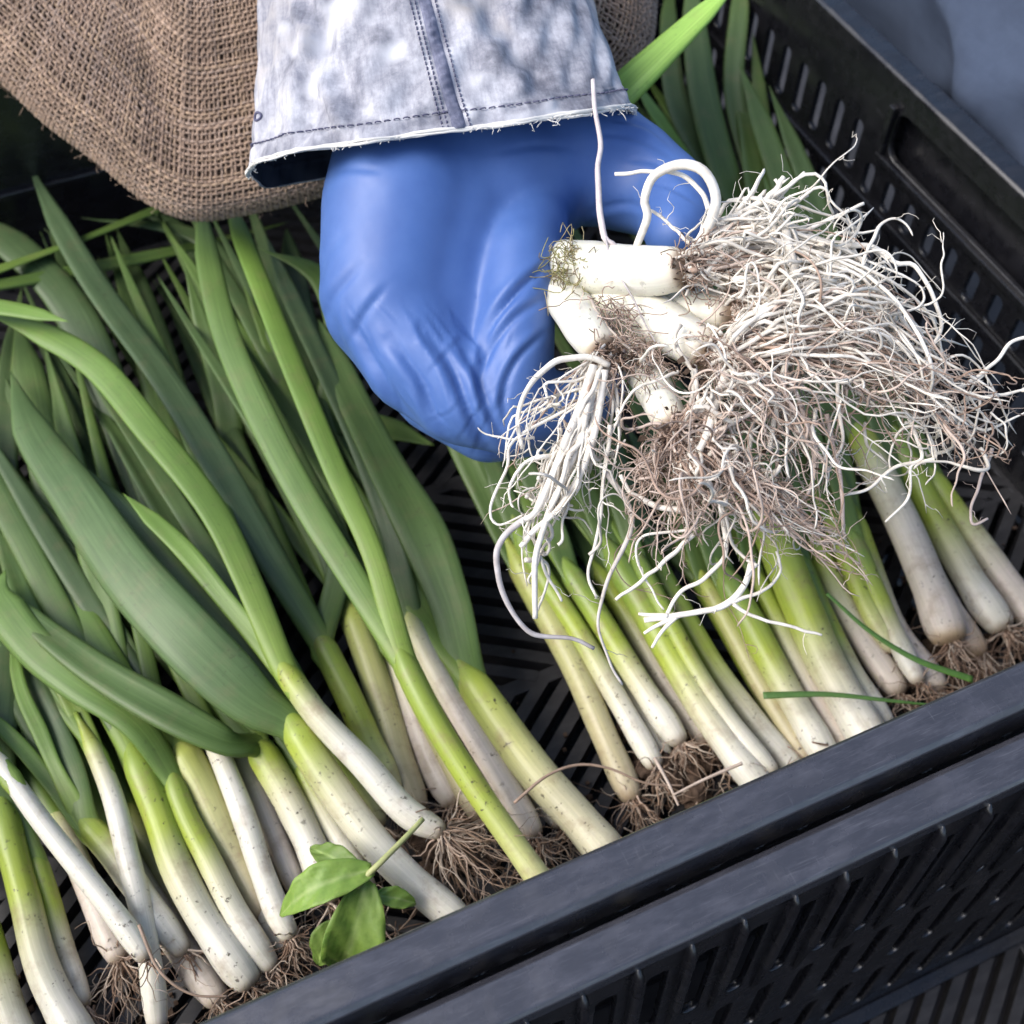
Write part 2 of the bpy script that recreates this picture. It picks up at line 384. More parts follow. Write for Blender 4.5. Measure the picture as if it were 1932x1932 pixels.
crate2 = empty("plastic_crate", "scuffed empty black crate pushed up against the front rim of the full one", "crate", "black plastic crates")
DZ = -0.55
A0, A1, B1, B0 = -24.0, 41.0, 6.0, -36.0     # crate 2: x range, back inner wall, front
P2 = [(o_, z_ + DZ) for o_, z_ in RIMPROF]
rim_strip("rim", (A1 + 1, B1, 0), (A0 - 1, B1, 0), P2, M_rim, crate2)
rim_strip("rim", (A1, B0 - 1, 0.05), (A1, B1 + 0.0, 0.05), P2, M_rim, crate2)
rim_strip("rim", (A0, B1, 0.05), (A0, B0 - 1, 0.05), P2, M_rim, crate2)
rim_strip("rim", (A0 - 1, B0, 0), (A1 + 1, B0, 0), P2, M_rim, crate2)
ZF, TAP = -14.4, 1.7
def deep_holes(W):
    h, x = [], 1.6
    while x < W - 1.2:
        for z0, z1 in ((2.6, 8.2), (10.0, 15.6), (17.4, 24.2)): h.append((x - 0.36, z0, x + 0.36, z1, 0.3))
        x += 1.755
    return h
lean = Vector((0, TAP, 26.2)).normalized()
slot_panel("end_wall", A1 - A0, 26.2, deep_holes(A1 - A0), 0.32, M_plas, crate2, (A0, B1 - TAP + 0.2, ZF), (1, 0, 0), lean)
slot_panel("end_wall", A1 - A0, 26.2, deep_holes(A1 - A0), 0.32, M_plas, crate2, (A0, B0 - 0.16, ZF), (1, 0, 0), (0, 0, 1))
slot_panel("side_wall", B1 - B0, 26.2, deep_holes(B1 - B0 - 1), 0.32, M_plas, crate2, (A1 + 0.16, B0, ZF), (0, 1, 0), (0, 0, 1))
slot_panel("side_wall", B1 - B0, 26.2, deep_holes(B1 - B0 - 1), 0.32, M_plas, crate2, (A0 - 0.16, B0, ZF), (0, 1, 0), (0, 0, 1))
x = A0 + 1.6 - 1.755 / 2
while x < A1:
    if seen(np.array([x, B1, 9.0])):
        P = np.array([[x, B1 - TAP * (12 - z_) / 26.2 - 0.02, z_] for z_ in (11.6, 11.2, 6.0, 2.2)])
        V, F, uv = tube(P, [.05, .16, .16, .10], [.05, .34, .34, .05], 8, np.array([0, -1.0, 0]))
        mesh_obj("wall_rib", V, F, M_plas, crate2, smooth=True)
    x += 1.755
bar("wall_ledge", (A0 + .1, B1 - TAP - 0.55, ZF + 0.2), (A1 - .1, B1 - TAP + .1, ZF + 1.0), M_plas, crate2)
floor_bars(crate2, A0, A1, B0, B1 - TAP, 6, 4, 1, seen, ZF)
# the crate that the full one stands on
crate3 = empty("plastic_crate", "black crate under the full one, glimpsed only through its slats", "crate", "black plastic crates")
def low_holes(W):
    h, x = [], 1.6
    while x < W - 1.2:
        h.append((x - .36, 2, x + .36, 6, .3)); h.append((x - .36, 7.6, x + .36, 11.6, .3)); x += 1.755
    return h
for yy in (Y0 + .6, Y1 - .6): slot_panel("end_wall", X1 - X0 - 1, 14.2, low_holes(X1 - X0 - 1), .32, M_plas, crate3, (X0 + .5, yy, -15.2), (1, 0, 0), (0, 0, 1))
for xx in (X0 + .6, X1 - .6): slot_panel("side_wall", Y1 - Y0 - 1.6, 14.2, low_holes(Y1 - Y0 - 1.6), .32, M_plas, crate3, (xx, Y0 + .8, -15.2), (0, 1, 0), (0, 0, 1))
V, F = boxmesh((X0 + .7, Y0 + .8, -15.5), (X1 - .7, Y1 - .8, -15.1)); mesh_obj("base", V, F, M_plas, crate3, smooth=False)

# ------------------------------------------------------------------ green onions
WHT, CRM, YGR, LGR, GRN, DGR, BGR = (0.68, 0.65, 0.58), (0.56, 0.53, 0.36), (0.36, 0.43, 0.065), (0.20, 0.29, 0.055), (0.115, 0.192, 0.038), (0.06, 0.1, 0.04), (0.076, 0.122, 0.056)
PNK = (0.64, 0.56, 0.50)
def u2cm(wu, p): return 0.875 * wu / FOC * depth(p)
def leaf(parent, pts, hue=0.5, flat=0.26, base=0.75, light=0.0, n=44, m_=None, young=0.0, crease=None, root=None):
    """pts: (u, v, z, width in photo units) from the stalk to the tip"""
    P = np.array([[*at(u, v, z), u2cm(w_, at(u, v, z))] for u, v, z, w_ in pts])
    if root is not None:      # grow out of the sheath instead of starting on top of it
        X_, r_ = root; P = np.vstack([np.r_[X_[-12], r_[-12] * 1.5], np.r_[X_[-5], r_[-12] * 2.02], P[1:]])
    return leaf3(parent, P, hue, flat, base, light, n, m_, young, crease)
def leaf3(parent, P, hue=0.5, flat=0.32, base=0.75, light=0.0, n=44, m_=None, young=0.0, crease=None):
    Q = catmull(P, n); X = Q[:, :3]; wd = np.maximum(Q[:, 3], 0.05) / 2
    s = np.linspace(0, 1, n)
    X[:, 2] = X[:, 2] + smoothnoise(n, 0.07, 3) * sst(s, 0.05, 0.4)
    tip = np.sqrt(np.clip((1 - s) / 0.16, 0.0, 1)); tip = np.where(s > 0.84, tip**1.5, 1)
    wd = wd * np.maximum(tip, 0.03) * (1 + smoothnoise(n, 0.03, 6))
    fl = base + (flat - base) * sst(s, 0.0, 0.22)
    fl = np.clip(fl * (1 + smoothnoise(n, 0.12, 4)), 0.15, 1)
    cr = (crease if crease is not None else rng.choice([0.1, 0.3, 0.5, 0.75])) * sst(s, .02, .3) * wd * fl
    V, F, uv = tube(X, wd, wd * fl, 16, CZ, True, cr, smoothnoise(n, 0.22, 3))
    L = np.sum(np.linalg.norm(np.diff(X, axis=0), axis=1)); cm = s * L
    dark = (1 - hue) * np.array(BGR) + hue * np.array(GRN) * 0.9
    dark = dark * (1 + light)
    a0 = 1.2 + young * 6
    q_ = min(1.0, 0.85 * L / (a0 * 3 + 2))
    c = ramp(cm, [(0, tuple(.5 * np.array(YGR) + .5 * np.array(LGR))), (a0 * 0.5 * q_, LGR), ((a0 * 1.6 + 0.6) * q_, tuple(0.5 * np.array(GRN) + 0.5 * dark)), ((a0 * 3 + 2) * q_, tuple(dark)), (L * 0.93, tuple(dark)), (L + 0.01, tuple(dark * 1.15))])
    c = np.repeat(c, 16, axis=0) * (1 + 0.0 * V[:, :1])
    return mesh_obj("leaf", V, F, m_ or M_leaf, parent, c, uv)
def stalk3(parent, Q, wu, cols, n=46, mtl=None, bulb=1.12, name="stalk"):
    """Q: nx3 points from the root plate to the top"""
    X = catmull(Q, n); L = np.sum(np.linalg.norm(np.diff(X, axis=0), axis=1)); s = np.linspace(0, L, n)
    # pack rings near the root plate
    ss = np.concatenate([np.linspace(0, 1.6, 14), np.linspace(1.6, L, n - 14)[1:]]) if L > 3 else s
    X = np.stack([np.interp(ss, s, X[:, k]) for k in range(3)], -1); f = ss / L
    rad = np.interp(f, np.linspace(0, 1, len(wu)), wu) / 2
    prof = np.interp(ss, [0, 0.06, 0.2, 0.45, 0.9, 1.5, 2.6], [0.42, 0.66, 0.88, 1.0, bulb, bulb, 1.0])
    rad = rad * prof * (1 + smoothnoise(len(ss), 0.015, 6)); sx = 0.94 + 0.08 * rng.random()
    top = 1 - 0.72 * sst(f, 0.84, 1.0)
    V, F, uv = tube(X, rad * top, rad * sx * top, 24, CZ)
    # overlapping sheaths: each wrap ends in a thin raised edge that winds slowly up the shank
    ths = np.tile(np.arange(24) / 24.0, len(ss)); fr = np.repeat(f, 24); ctr = np.repeat(X, 24, axis=0)
    t0, sw = rng.random(), rng.uniform(.05, .25)
    k_ = 1 + 0.055 * ((ths - t0 - sw * fr) % 1.0) * sst(fr, .05, .15) + 0.03 * ((ths * 1.0 - t0 * 2.3 + sw * fr * 1.7) % 1.0) * sst(fr, .3, .5)
    V = ctr + (V - ctr) * k_[:, None]
    c = ramp(f, cols); so_ = (0.75 * np.exp(-(ss / .28) ** 2))[:, None]; c = c * (1 - so_) + np.array((.30, .215, .15)) * so_; c = np.repeat(c, 24, axis=0)
    return mesh_obj(name, V, F, mtl or M_stalk, parent, c, uv), X, rad
BROWN = np.array([(0.30, 0.21, 0.15), (0.42, 0.32, 0.25), (0.20, 0.13, 0.09), (0.5, 0.42, 0.34)])
def floor_roots(parent, p0, dirn, n, length, spread=0.9, rmin=0.02, zmin=0.05, palette=BROWN):
    A_ = Acc(); d0 = dirn / np.linalg.norm(dirn)
    for k in range(n):
        d_ = d0 + rng.normal(size=3) * spread * np.array([1, 1, 0.6]); d_ /= np.linalg.norm(d_)
        L = length * (0.4 + rng.random() * 0.8); m_ = 12; s = np.linspace(0, 1, m_)
        P = p0 + rng.normal(size=3) * 0.12 + d_ * (s * L)[:, None]
        P[:, 2] -= 0.45 * L * s**2 * rng.random() * 1.3
        for ax in range(3): P[:, ax] += smoothnoise(m_, 0.13 * L, 4) * s
        P[:, 2] = np.maximum(P[:, 2], zmin); P[:, 1] = np.maximum(P[:, 1], Y0 + 0.1)
        r = (rmin + rng.random() * 0.03) * (1.15 - s)
        V, F, _ = tube(P, r, None, 4); A_.add(V, F, palette[rng.integers(len(palette))] * (0.7 + 0.5 * rng.random()))
    return A_.obj("roots", M_root, parent, kind="stuff")
GROUPS = {"L": "green onions in the left bunch", "R": "green onions in the right bunch", "H": "green onions held in the gloved hand"}
def onion(bunch, label, pts, wid, cols, leaves=(), roots=14, rlen=2.0, z=None, extra=0, hue=0.4, gen=None):
    extra += 1; gen = (np.array([-0.25, 1, 0]) if bunch == 'L' else np.array([0.05, 1, 0])) if gen is None else gen
    o = empty("green_onion", label, "onion", GROUPS[bunch])
    Q = np.array([at(*p) for p in pts])
    Q[:, 1] = np.maximum(Q[:, 1], Y0 + 0.6)
    wid = [u2cm(w_, Q[0] + (Q[-1] - Q[0]) * i / max(1, len(wid) - 1)) for i, w_ in enumerate(wid)]
    st, X, rad = stalk3(o, Q, wid, cols)
    for lf in leaves:
        kw = lf[1] if len(lf) == 2 and isinstance(lf[1], dict) else {}
        leaf(o, lf[0] if kw or isinstance(lf[0], list) else lf, root=(X, rad), **kw)
    top = X[-3]; tg = X[-1] - X[-8]; tg /= np.linalg.norm(tg)
    for k in range(extra + (1 if bunch == "L" else 0)):      # lower leaves, following the bunch
        L = rng.uniform(18, 32); w_ = rad[-12] * 2 * rng.uniform(0.6, 0.95)
        side = gen / np.linalg.norm(gen); d_ = tg * .55 + side * .45 + rng.normal(size=3) * np.array([.10, .04, 0]); d_ /= np.linalg.norm(d_)
        P = [np.r_[X[-12], rad[-12] * 1.5], np.r_[X[-5], rad[-12] * 1.7]]; zt = rng.uniform(1.0, 5.2)
        for q in (0.3, 0.6, 0.85, 1.0):
            p_ = top + d_ * L * q + side * 2.0 * q * q
            p_[2] = max(0.7, top[2] * (1 - q) + zt * q)
            p_[1] = min(p_[1], Y1 - 0.8); p_[0] = min(p_[0], X1 - 0.8)
            P.append(np.r_[p_, w_ * (1.15 if q < 0.8 else 0.6)])
        leaf3(o, np.array(P), hue=rng.uniform(0.1, 1.0), flat=rng.uniform(0.22, 0.4), light=rng.uniform(-0.2, 0.2), young=rng.choice([0, .3, .6]))
    if roots:
        floor_roots(o, X[0], X[0] - X[5], int(roots * 1.7) + 4, rlen * 1.1)
    return o
def cl(*a): return [(p, c) for p, c in a]
C_A = cl((0, WHT), (0.35, WHT), (0.6, CRM), (0.8, YGR), (1, LGR))
C_B = cl((0, WHT), (0.2, WHT), (0.42, CRM), (0.6, YGR), (1, LGR))
C_Y = cl((0, CRM), (0.15, (0.55, 0.56, 0.25)), (0.4, YGR), (1, LGR))
C_W = cl((0, WHT), (0.7, WHT), (1, CRM))
C_P = cl((0, PNK), (0.5, PNK), (0.8, CRM), (1, YGR))
C_D = cl((0, (0.5, 0.42, 0.3)), (0.4, (0.48, 0.45, 0.24)), (0.75, (0.42, 0.44, 0.15)), (1, YGR))
gl = np.array([-0.25, 1.0, 0])

onion("L", "green onion curving out of the bottom left corner, white below and yellow green above",
      [(175, 2010, 1.6), (85, 1840, 1.8), (48, 1700, 2.0), (20, 1590, 2.2), (-5, 1480, 2.4)], [75, 70, 60, 62], C_B,
      [([(-2, 1500, 2.5, 60), (-10, 1420, 3.0, 80), (0, 1320, 3.2, 80), (5, 1200, 3.2, 70), (-30, 1050, 3, 40)], dict(hue=.3, light=-.2))], 0)
onion("L", "thick white onion end at the left edge below the curving one",
      [(70, 2050, 1.2), (15, 1900, 1.4), (-20, 1780, 1.6), (-60, 1640, 1.8)], [70, 66, 60], C_B, [], 0, extra=1, gen=gl)
onion("L", "slender long white onion crossing over the others from the left edge",
      [(278, 1812, 3.4), (225, 1735, 3.6), (150, 1640, 3.8), (75, 1545, 4.0), (0, 1440, 4.3), (-40, 1390, 4.4)], [44, 46, 40, 34], cl((0, WHT), (.8, WHT), (1, CRM)), [], 3, 1.5)
onion("L", "onion fanning into bright green leaves near the left edge",
      [(350, 1800, 1.9), (300, 1735, 2.2), (255, 1670, 2.4), (205, 1600, 2.6), (140, 1530, 2.9)], [46, 54, 58, 56, 50], C_A,
      [([(145, 1538, 2.9, 34), (95, 1475, 3.1, 36), (45, 1415, 3.4, 34), (0, 1370, 3.5, 30), (-60, 1320, 3.5, 10)], dict(hue=1, light=.5, young=1)),
       ([(150, 1538, 3.0, 34), (110, 1460, 3.5, 34), (75, 1380, 3.7, 34), (40, 1300, 3.7, 30), (20, 1200, 3.5, 20)], dict(hue=1, light=.3, young=1)),
       ([(160, 1540, 2.9, 40), (140, 1460, 3.3, 50), (100, 1370, 3.3, 60), (50, 1270, 3.2, 60), (10, 1150, 3, 40)], dict(hue=.2, light=-.2))], 8, 1.6)
onion("L", "slim white onion standing steeply whose bulb points to the bottom edge",
      [(298, 1945, 1.7), (288, 1850, 2.2), (272, 1740, 2.6), (245, 1630, 2.9), (215, 1510, 3.2), (180, 1420, 3.4), (143, 1345, 3.6)], [46, 46, 50, 48, 42, 38], cl((0, WHT), (.65, WHT), (.78, CRM), (.9, YGR), (1, LGR)),
      [([(146, 1350, 3.5, 36), (110, 1270, 3.6, 44), (60, 1160, 3.6, 50), (20, 1050, 3.4, 44), (-10, 900, 3, 30)], dict(hue=.5, young=.6))], 8, 1.5)
onion("L", "short pinkish bulb with a brown root tuft at the lower left",
      [(228, 1815, 0.9), (195, 1740, 1.0), (165, 1670, 1.2), (130, 1590, 1.4), (90, 1510, 1.6)], [54, 56, 50, 46], C_P, [], 34, 2.6, extra=1, gen=gl)
onion("L", "cream bulb lying in shade just behind the bottom end of the front rim",
      [(418, 1895, 1.0), (350, 1800, 1.2), (300, 1725, 1.4), (250, 1640, 1.5), (215, 1560, 1.6)], [62, 64, 58, 50], C_P, [], 16, 2, extra=2, gen=gl)
onion("L", "dull narrow onion half hidden beneath the thick pale green one",
      [(375, 1770, 0.7), (335, 1700, 0.8), (278, 1595, 1.0), (230, 1500, 1.2)], [42, 44, 40], C_D, [], 4, extra=2, gen=gl)
onion("L", "thick pale green onion with a white lower half, left of the white pair",
      [(476, 1862, 1.9), (440, 1815, 2.2), (385, 1735, 2.4), (335, 1640, 2.6), (300, 1540, 2.8), (262, 1445, 3.1), (235, 1380, 3.3)], [66, 70, 70, 66, 62], C_B,
      [([(250, 1420, 3.2, 60), (220, 1350, 3.6, 60), (150, 1270, 3.9, 66), (60, 1200, 4.0, 64), (-30, 1110, 3.6, 40)], dict(hue=.45, light=-.1))], 14, 1.5)
onion("L", "narrow onion with green upper stem lying against the thick pale one",
      [(515, 1830, 1.8), (480, 1780, 2.2), (435, 1705, 2.5), (393, 1620, 2.7), (350, 1535, 2.9), (312, 1430, 3.2)], [50, 54, 48, 44], C_B,
      [([(318, 1440, 3.2, 40), (260, 1370, 4.3, 70), (150, 1290, 4.7, 86), (60, 1215, 4.8, 88), (0, 1130, 4.7, 84), (10, 1075, 4.6, 60)], dict(hue=.75, light=.35, flat=.38, crease=.3))], 14, 1.4)
onion("L", "fat yellow green onion with brown soil stains beside the bright white one",
      [(505, 1735, 1.4), (470, 1660, 1.6), (428, 1585, 1.9), (385, 1490, 2.4), (345, 1420, 2.8), (320, 1385, 3.0)], [64, 76, 80, 78, 70], C_D,
      [([(345, 1410, 3.1, 60), (260, 1330, 3.5, 60), (180, 1200, 3.4, 60), (90, 1060, 3.2, 60), (0, 900, 3, 40)], dict(hue=.8, light=.4, young=.5))], 12, 1.6)
onion("L", "brightest white onion with a dark root tuft behind the rim",
      [(552, 1772, 2.2), (530, 1735, 2.4), (493, 1640, 2.6), (460, 1540, 2.8), (425, 1450, 3.0), (385, 1350, 3.0)], [46, 50, 50, 46, 44], C_W, [], 40, 1.1, extra=1, gen=gl)
onion("L", "dim cream onion wedged right of the brightest white one",
      [(565, 1690, 1.3), (525, 1590, 1.5), (482, 1480, 1.8), (440, 1380, 2.0)], [46, 46, 44], C_P, [], 8, extra=2, gen=gl)
onion("L", "yellow green onion ending behind the leafy seedling",
      [(625, 1705, 1.6), (590, 1605, 2.0), (550, 1520, 2.4), (505, 1440, 2.8), (470, 1385, 3.0)], [62, 66, 66, 62], C_A,
      [([(485, 1405, 3.0, 60), (430, 1400, 4.4, 74), (330, 1350, 5.0, 92), (200, 1275, 5.1, 80), (90, 1195, 4.9, 60), (-20, 1100, 4.5, 30)], dict(hue=.55, light=.0, flat=.4))], 14, 1.8)
onion("L", "long central onion with the widest folded leaf and clean white end",
      [(885, 1752, 2.7), (770, 1655, 3.1), (690, 1570, 3.4), (610, 1460, 3.8), (556, 1372, 4.2), (522, 1328, 4.4)], [62, 68, 70, 72, 72], C_A,
      [([(520, 1372, 4.5, 70), (486, 1330, 4.9, 104), (420, 1270, 5.6, 128), (335, 1185, 6.2, 134), (235, 1070, 6.3, 124), (140, 930, 6.0, 104), (60, 810, 5.6, 80), (20, 700, 5.2, 46)], dict(hue=.25, light=.25, flat=.34, base=.5, crease=.2)),
       ([(510, 1300, 4.6, 50), (470, 1240, 4.7, 50), (410, 1160, 4.8, 54), (320, 1070, 5.2, 54), (230, 960, 5.2, 50), (160, 880, 5.0, 24)], dict(hue=.4, light=.1))], 24, 2.2)
onion("L", "long cream white onion whose thin brown roots spread over the crate rim",
      [(838, 1572, 3.4), (765, 1530, 3.8), (685, 1440, 4.3), (595, 1345, 4.9), (510, 1225, 5.5)], [50, 62, 58, 52, 50], cl((0, PNK), (.08, WHT), (.5, WHT), (.68, CRM), (.84, YGR), (1, LGR)),
      [([(525, 1245, 5.4, 46), (470, 1100, 6.2, 60), (400, 960, 6.8, 66), (290, 820, 7.2, 66), (180, 690, 7.3, 62), (60, 620, 7.2, 56), (-40, 585, 7.0, 40)], dict(hue=.9, light=.5, young=.7, crease=.1)),
       ([(515, 1240, 5.5, 36), (440, 1150, 5.9, 42), (350, 1040, 6.2, 44), (270, 965, 6.3, 34), (232, 932, 6.3, 12)], dict(hue=1, light=.5, young=.6))], 60, 3.4)
onion("L", "olive yellow onion with a long dark blue green leaf, mid left bunch",
      [(745, 1500, 1.6), (700, 1410, 2.0), (655, 1310, 2.6), (590, 1180, 3.2)], [54, 58, 56, 54], C_Y,
      [([(600, 1200, 3.2, 50), (535, 1095, 4.3, 62), (470, 980, 5.0, 68), (395, 850, 5.6, 70), (300, 700, 5.9, 66), (190, 550, 6.0, 60), (110, 420, 6.2, 46), (48, 298, 6.4, 22)], dict(hue=.0, light=.15, crease=.45)),
       ([(600, 1200, 3.1, 46), (640, 1060, 3.2, 56), (600, 900, 3.4, 56), (520, 740, 3.4, 50), (440, 560, 3.2, 36)], dict(hue=.0, light=-.25))], 10)
onion("L", "dirt streaked olive onion between the yellow one and the pink bulb",
      [(790, 1530, 1.0), (762, 1460, 1.2), (730, 1350, 1.6), (690, 1230, 2.2), (650, 1120, 2.6)], [58, 62, 60, 56], C_D,
      [([(660, 1145, 2.6, 50), (600, 980, 2.8, 56), (520, 820, 3.0, 56), (450, 640, 3.2, 46), (390, 500, 3.2, 26)], dict(hue=.2, light=-.25))], 12)
onion("L", "pinkish onion bulb in the gap behind the long yellow green stem",
      [(858, 1520, 0.9), (815, 1440, 1.1), (770, 1320, 1.4), (730, 1200, 1.8)], [54, 58, 54], C_P, [], 18, 2.2, extra=2, gen=gl)
onion("L", "long straight yellow green onion with a forked pair of upright leaves",
      [(1055, 1712, 3.4), (955, 1570, 4.0), (880, 1460, 4.5), (805, 1335, 5.2), (735, 1190, 6.0)], [48, 54, 56, 56, 54], C_Y,
      [([(742, 1210, 5.9, 50), (660, 1080, 6.5, 60), (580, 950, 7.0, 64), (500, 800, 7.3, 66), (430, 640, 7.5, 62), (395, 500, 7.6, 54), (375, 350, 7.7, 40)], dict(hue=.6, light=.35, young=.4, crease=.15)),
       ([(748, 1205, 6.1, 44), (705, 1050, 6.8, 48), (630, 880, 7.4, 52), (560, 710, 7.9, 52), (500, 560, 8.1, 48), (450, 430, 8.2, 40), (420, 330, 8.2, 26)], dict(hue=1, light=.55, young=1, crease=.0))], 16, 1.8)
onion("L", "soil smeared pink onion alongside the long straight yellow green one",
      [(1012, 1580, 2.0), (935, 1450, 2.4), (862, 1330, 2.8), (800, 1220, 3.2), (760, 1130, 3.4)], [50, 58, 56, 52], C_P,
      [([(770, 1150, 3.4, 46), (735, 1000, 4.4, 50), (680, 840, 5.0, 50), (610, 690, 5.4, 46), (540, 540, 5.5, 40), (500, 440, 5.5, 20)], dict(hue=.0, light=.0))], 26, 2.0)
onion("L", "thickest cream onion with a broad dark leaf, last of the left bunch",
      [(1185, 1655, 1.9), (1090, 1545, 2.3), (1010, 1455, 2.6), (930, 1345, 3.0), (855, 1235, 3.5)], [78, 82, 82, 76, 68], cl((0, (.62, .58, .46)), (.35, (.60, .56, .38)), (.6, (.5, .5, .2)), (.85, YGR), (1, LGR)),
      [([(862, 1250, 3.4, 62), (850, 1140, 4.0, 92), (800, 1010, 4.6, 108), (730, 880, 5.0, 96), (660, 740, 5.2, 70), (600, 600, 5.2, 44)], dict(hue=.45, light=.1, crease=.4))], 12)
for lab_, pts_, w_, c_, h_ in [
    ("slim pale onion in the gap left of the long central onion's white end", [(700, 1690, 1.4), (650, 1600, 1.7), (600, 1510, 2.1), (555, 1420, 2.5)], 46, C_A, .5),
    ("thin green onion under the long cream white one in the left bunch", [(720, 1560, 1.5), (665, 1470, 1.9), (610, 1380, 2.4), (560, 1290, 2.8)], 44, C_Y, .7),
    ("slim white onion between the narrow green stemmed one and the fat stained one", [(545, 1800, 1.3), (500, 1715, 1.6), (450, 1620, 1.9), (405, 1520, 2.3)], 42, C_A, .4),
    ("thin cream onion on the bare slats beside the bottom left curving one", [(160, 1900, 1.0), (125, 1800, 1.2), (95, 1700, 1.5), (60, 1590, 1.9)], 40, C_B, .5),
    ("thin olive onion between the pink bulb and the soil smeared one", [(905, 1545, 1.2), (850, 1440, 1.6), (800, 1340, 2.0), (755, 1240, 2.4)], 42, C_D, .3),
    ("slim cream onion behind the thickest one at the right end of the left bunch", [(1060, 1560, 1.1), (985, 1450, 1.5), (910, 1330, 1.9), (850, 1230, 2.3)], 42, C_A, .6)]:
    onion("L", lab_, pts_, [w_, w_ * 1.05, w_], c_, [([(0, 0, 1, 1), (pts_[-1][0] - 70, pts_[-1][1] - 130, pts_[-1][2] + .6, w_), (pts_[-1][0] - 180, pts_[-1][1] - 320, pts_[-1][2] + 1.0, w_), (pts_[-1][0] - 290, pts_[-1][1] - 520, pts_[-1][2] + 1.0, w_ * .6)], dict(hue=h_))], 12, 1.7)
# background leaves of two more onions lying under the bunch
onion("L", "dark onion buried under the leaves at the left edge",
      [(200, 1500, 0.8), (140, 1380, 1.0), (90, 1260, 1.2)], [50, 50, 46], C_D,
      [([(95, 1275, 1.2, 44), (40, 1100, 2.2, 60), (10, 900, 2.8, 60), (20, 700, 3.2, 50), (40, 540, 3.4, 24)], dict(hue=.4, light=-.2)),
       ([(95, 1275, 1.3, 40), (110, 1080, 2.4, 60), (90, 900, 3.4, 74), (60, 740, 4.2, 76), (30, 600, 4.6, 46)], dict(hue=.7, light=-.1))], 0)
onion("L", "onion under the bunch whose grey green leaves reach the top left",
      [(450, 1330, 0.8), (390, 1200, 1.0), (330, 1080, 1.4)], [50, 50, 46], C_D,
      [([(335, 1090, 1.4, 44), (260, 900, 3.0, 70), (200, 720, 4.4, 84), (120, 560, 5.2, 84), (0, 445, 5.6, 80), (-90, 400, 5.8, 50)], dict(hue=.2, light=-.05)),
       ([(335, 1090, 1.4, 44), (350, 930, 2.2, 60), (330, 760, 2.8, 64), (280, 600, 3.2, 60), (220, 430, 3.4, 30)], dict(hue=.5, light=-.3)),
       ([(340, 1090, 1.4, 44), (420, 930, 2.0, 60), (430, 780, 2.6, 60), (390, 640, 4.6, 40), (345, 490, 6.4, 12)], dict(hue=.7, light=.1))], 0)
onion("L", "onion lying under the cuff with leaf tips beside the blue glove",
      [(760, 1150, 0.8), (690, 1000, 1.0), (640, 880, 1.4)], [50, 50, 46], C_D,
      [([(645, 890, 1.4, 44), (620, 760, 3.0, 56), (640, 640, 4.6, 60), (600, 520, 5.8, 50), (490, 468, 6.4, 14)], dict(hue=.8, light=.2)),
       ([(645, 890, 1.4, 44), (600, 700, 2.4, 60), (560, 560, 2.8, 60), (540, 430, 3.0, 50)], dict(hue=.2, light=-.25)),
       ([(640, 890, 1.4, 44), (500, 640, 2.4, 56), (380, 450, 3.4, 40), (150, 408, 5.0, 14)], dict(hue=.3, light=-.1)),
       ([(645, 890, 1.3, 40), (560, 820, 2.0, 60), (700, 800, 2.4, 60), (820, 840, 2.2, 40)], dict(hue=.8, light=.1))], 0)
onion("L", "leaf tip of an onion pointing right at the left edge",
      [(-260, 560, 6.6), (-200, 560, 6.9), (-150, 562, 7.2)], [40, 40, 40], C_A,
      [([(-160, 560, 7.2, 36), (-60, 575, 8.0, 44), (40, 588, 8.3, 40), (132, 610, 8.4, 16)], dict(hue=1, light=.6))], 0)

gr = np.array([0.03, 1.0, 0])
C_A = cl((0, WHT), (0.16, WHT), (0.32, CRM), (0.5, YGR), (0.8, LGR), (1, LGR))
C_P = cl((0, PNK), (0.3, PNK), (0.5, CRM), (0.72, YGR), (1, LGR))
C_B = cl((0, WHT), (0.14, WHT), (0.3, CRM), (0.48, YGR), (1, LGR))
def up_leaf(u0, v0, z0, u1, v1, z1, w_, **k):
    return ([(u0, v0, z0, w_ * .8), (u0 * .7 + u1 * .3 + 12, v0 * .7 + v1 * .3, z0 * .6 + z1 * .4, w_), (u0 * .35 + u1 * .65 + 10, v0 * .35 + v1 * .65, z0 * .3 + z1 * .7, w_), (u1, v1, z1, w_ * .5)], k)
onion("R", "leftmost onion of the right bunch, dull cream, next to the bare slats",
      [(1195, 1512, 1.2), (1135, 1375, 1.4), (1085, 1260, 1.7), (1010, 1120, 2.2), (950, 1010, 2.8)], [54, 58, 58, 56], C_D,
      [([(958, 1025, 2.8, 52), (900, 900, 3.6, 60), (850, 790, 4, 60), (800, 690, 4, 44)], dict(hue=.6, light=-.1))], 26, 1.8)
onion("R", "thin pinkish onion second in the right bunch, above the brown soil",
      [(1240, 1450, 1.6), (1160, 1310, 1.9), (1090, 1190, 2.3), (1010, 1065, 2.8), (960, 960, 3.2)], [46, 48, 46, 44], C_A,
      [([(965, 975, 3.2, 42), (920, 860, 3.8, 50), (880, 760, 4, 40)], dict(hue=.4, light=-.1))], 26, 1.6)
onion("R", "third onion of the right bunch with a short round white end",
      [(1285, 1405, 1.8), (1205, 1285, 2.1), (1130, 1165, 2.5), (1050, 1040, 3.0)], [52, 52, 50, 48], C_A, [up_leaf(1058, 1055, 3.0, 960, 820, 4, 50, hue=.3)], 26, 1.6)
onion("R", "dull thin onion low between the white ended one and the speckled one",
      [(1330, 1400, 0.9), (1250, 1280, 1.1), (1180, 1160, 1.4), (1110, 1050, 1.8)], [46, 46, 44], C_P, [up_leaf(1115, 1060, 1.8, 1000, 800, 3, 46, hue=.2)], 10)
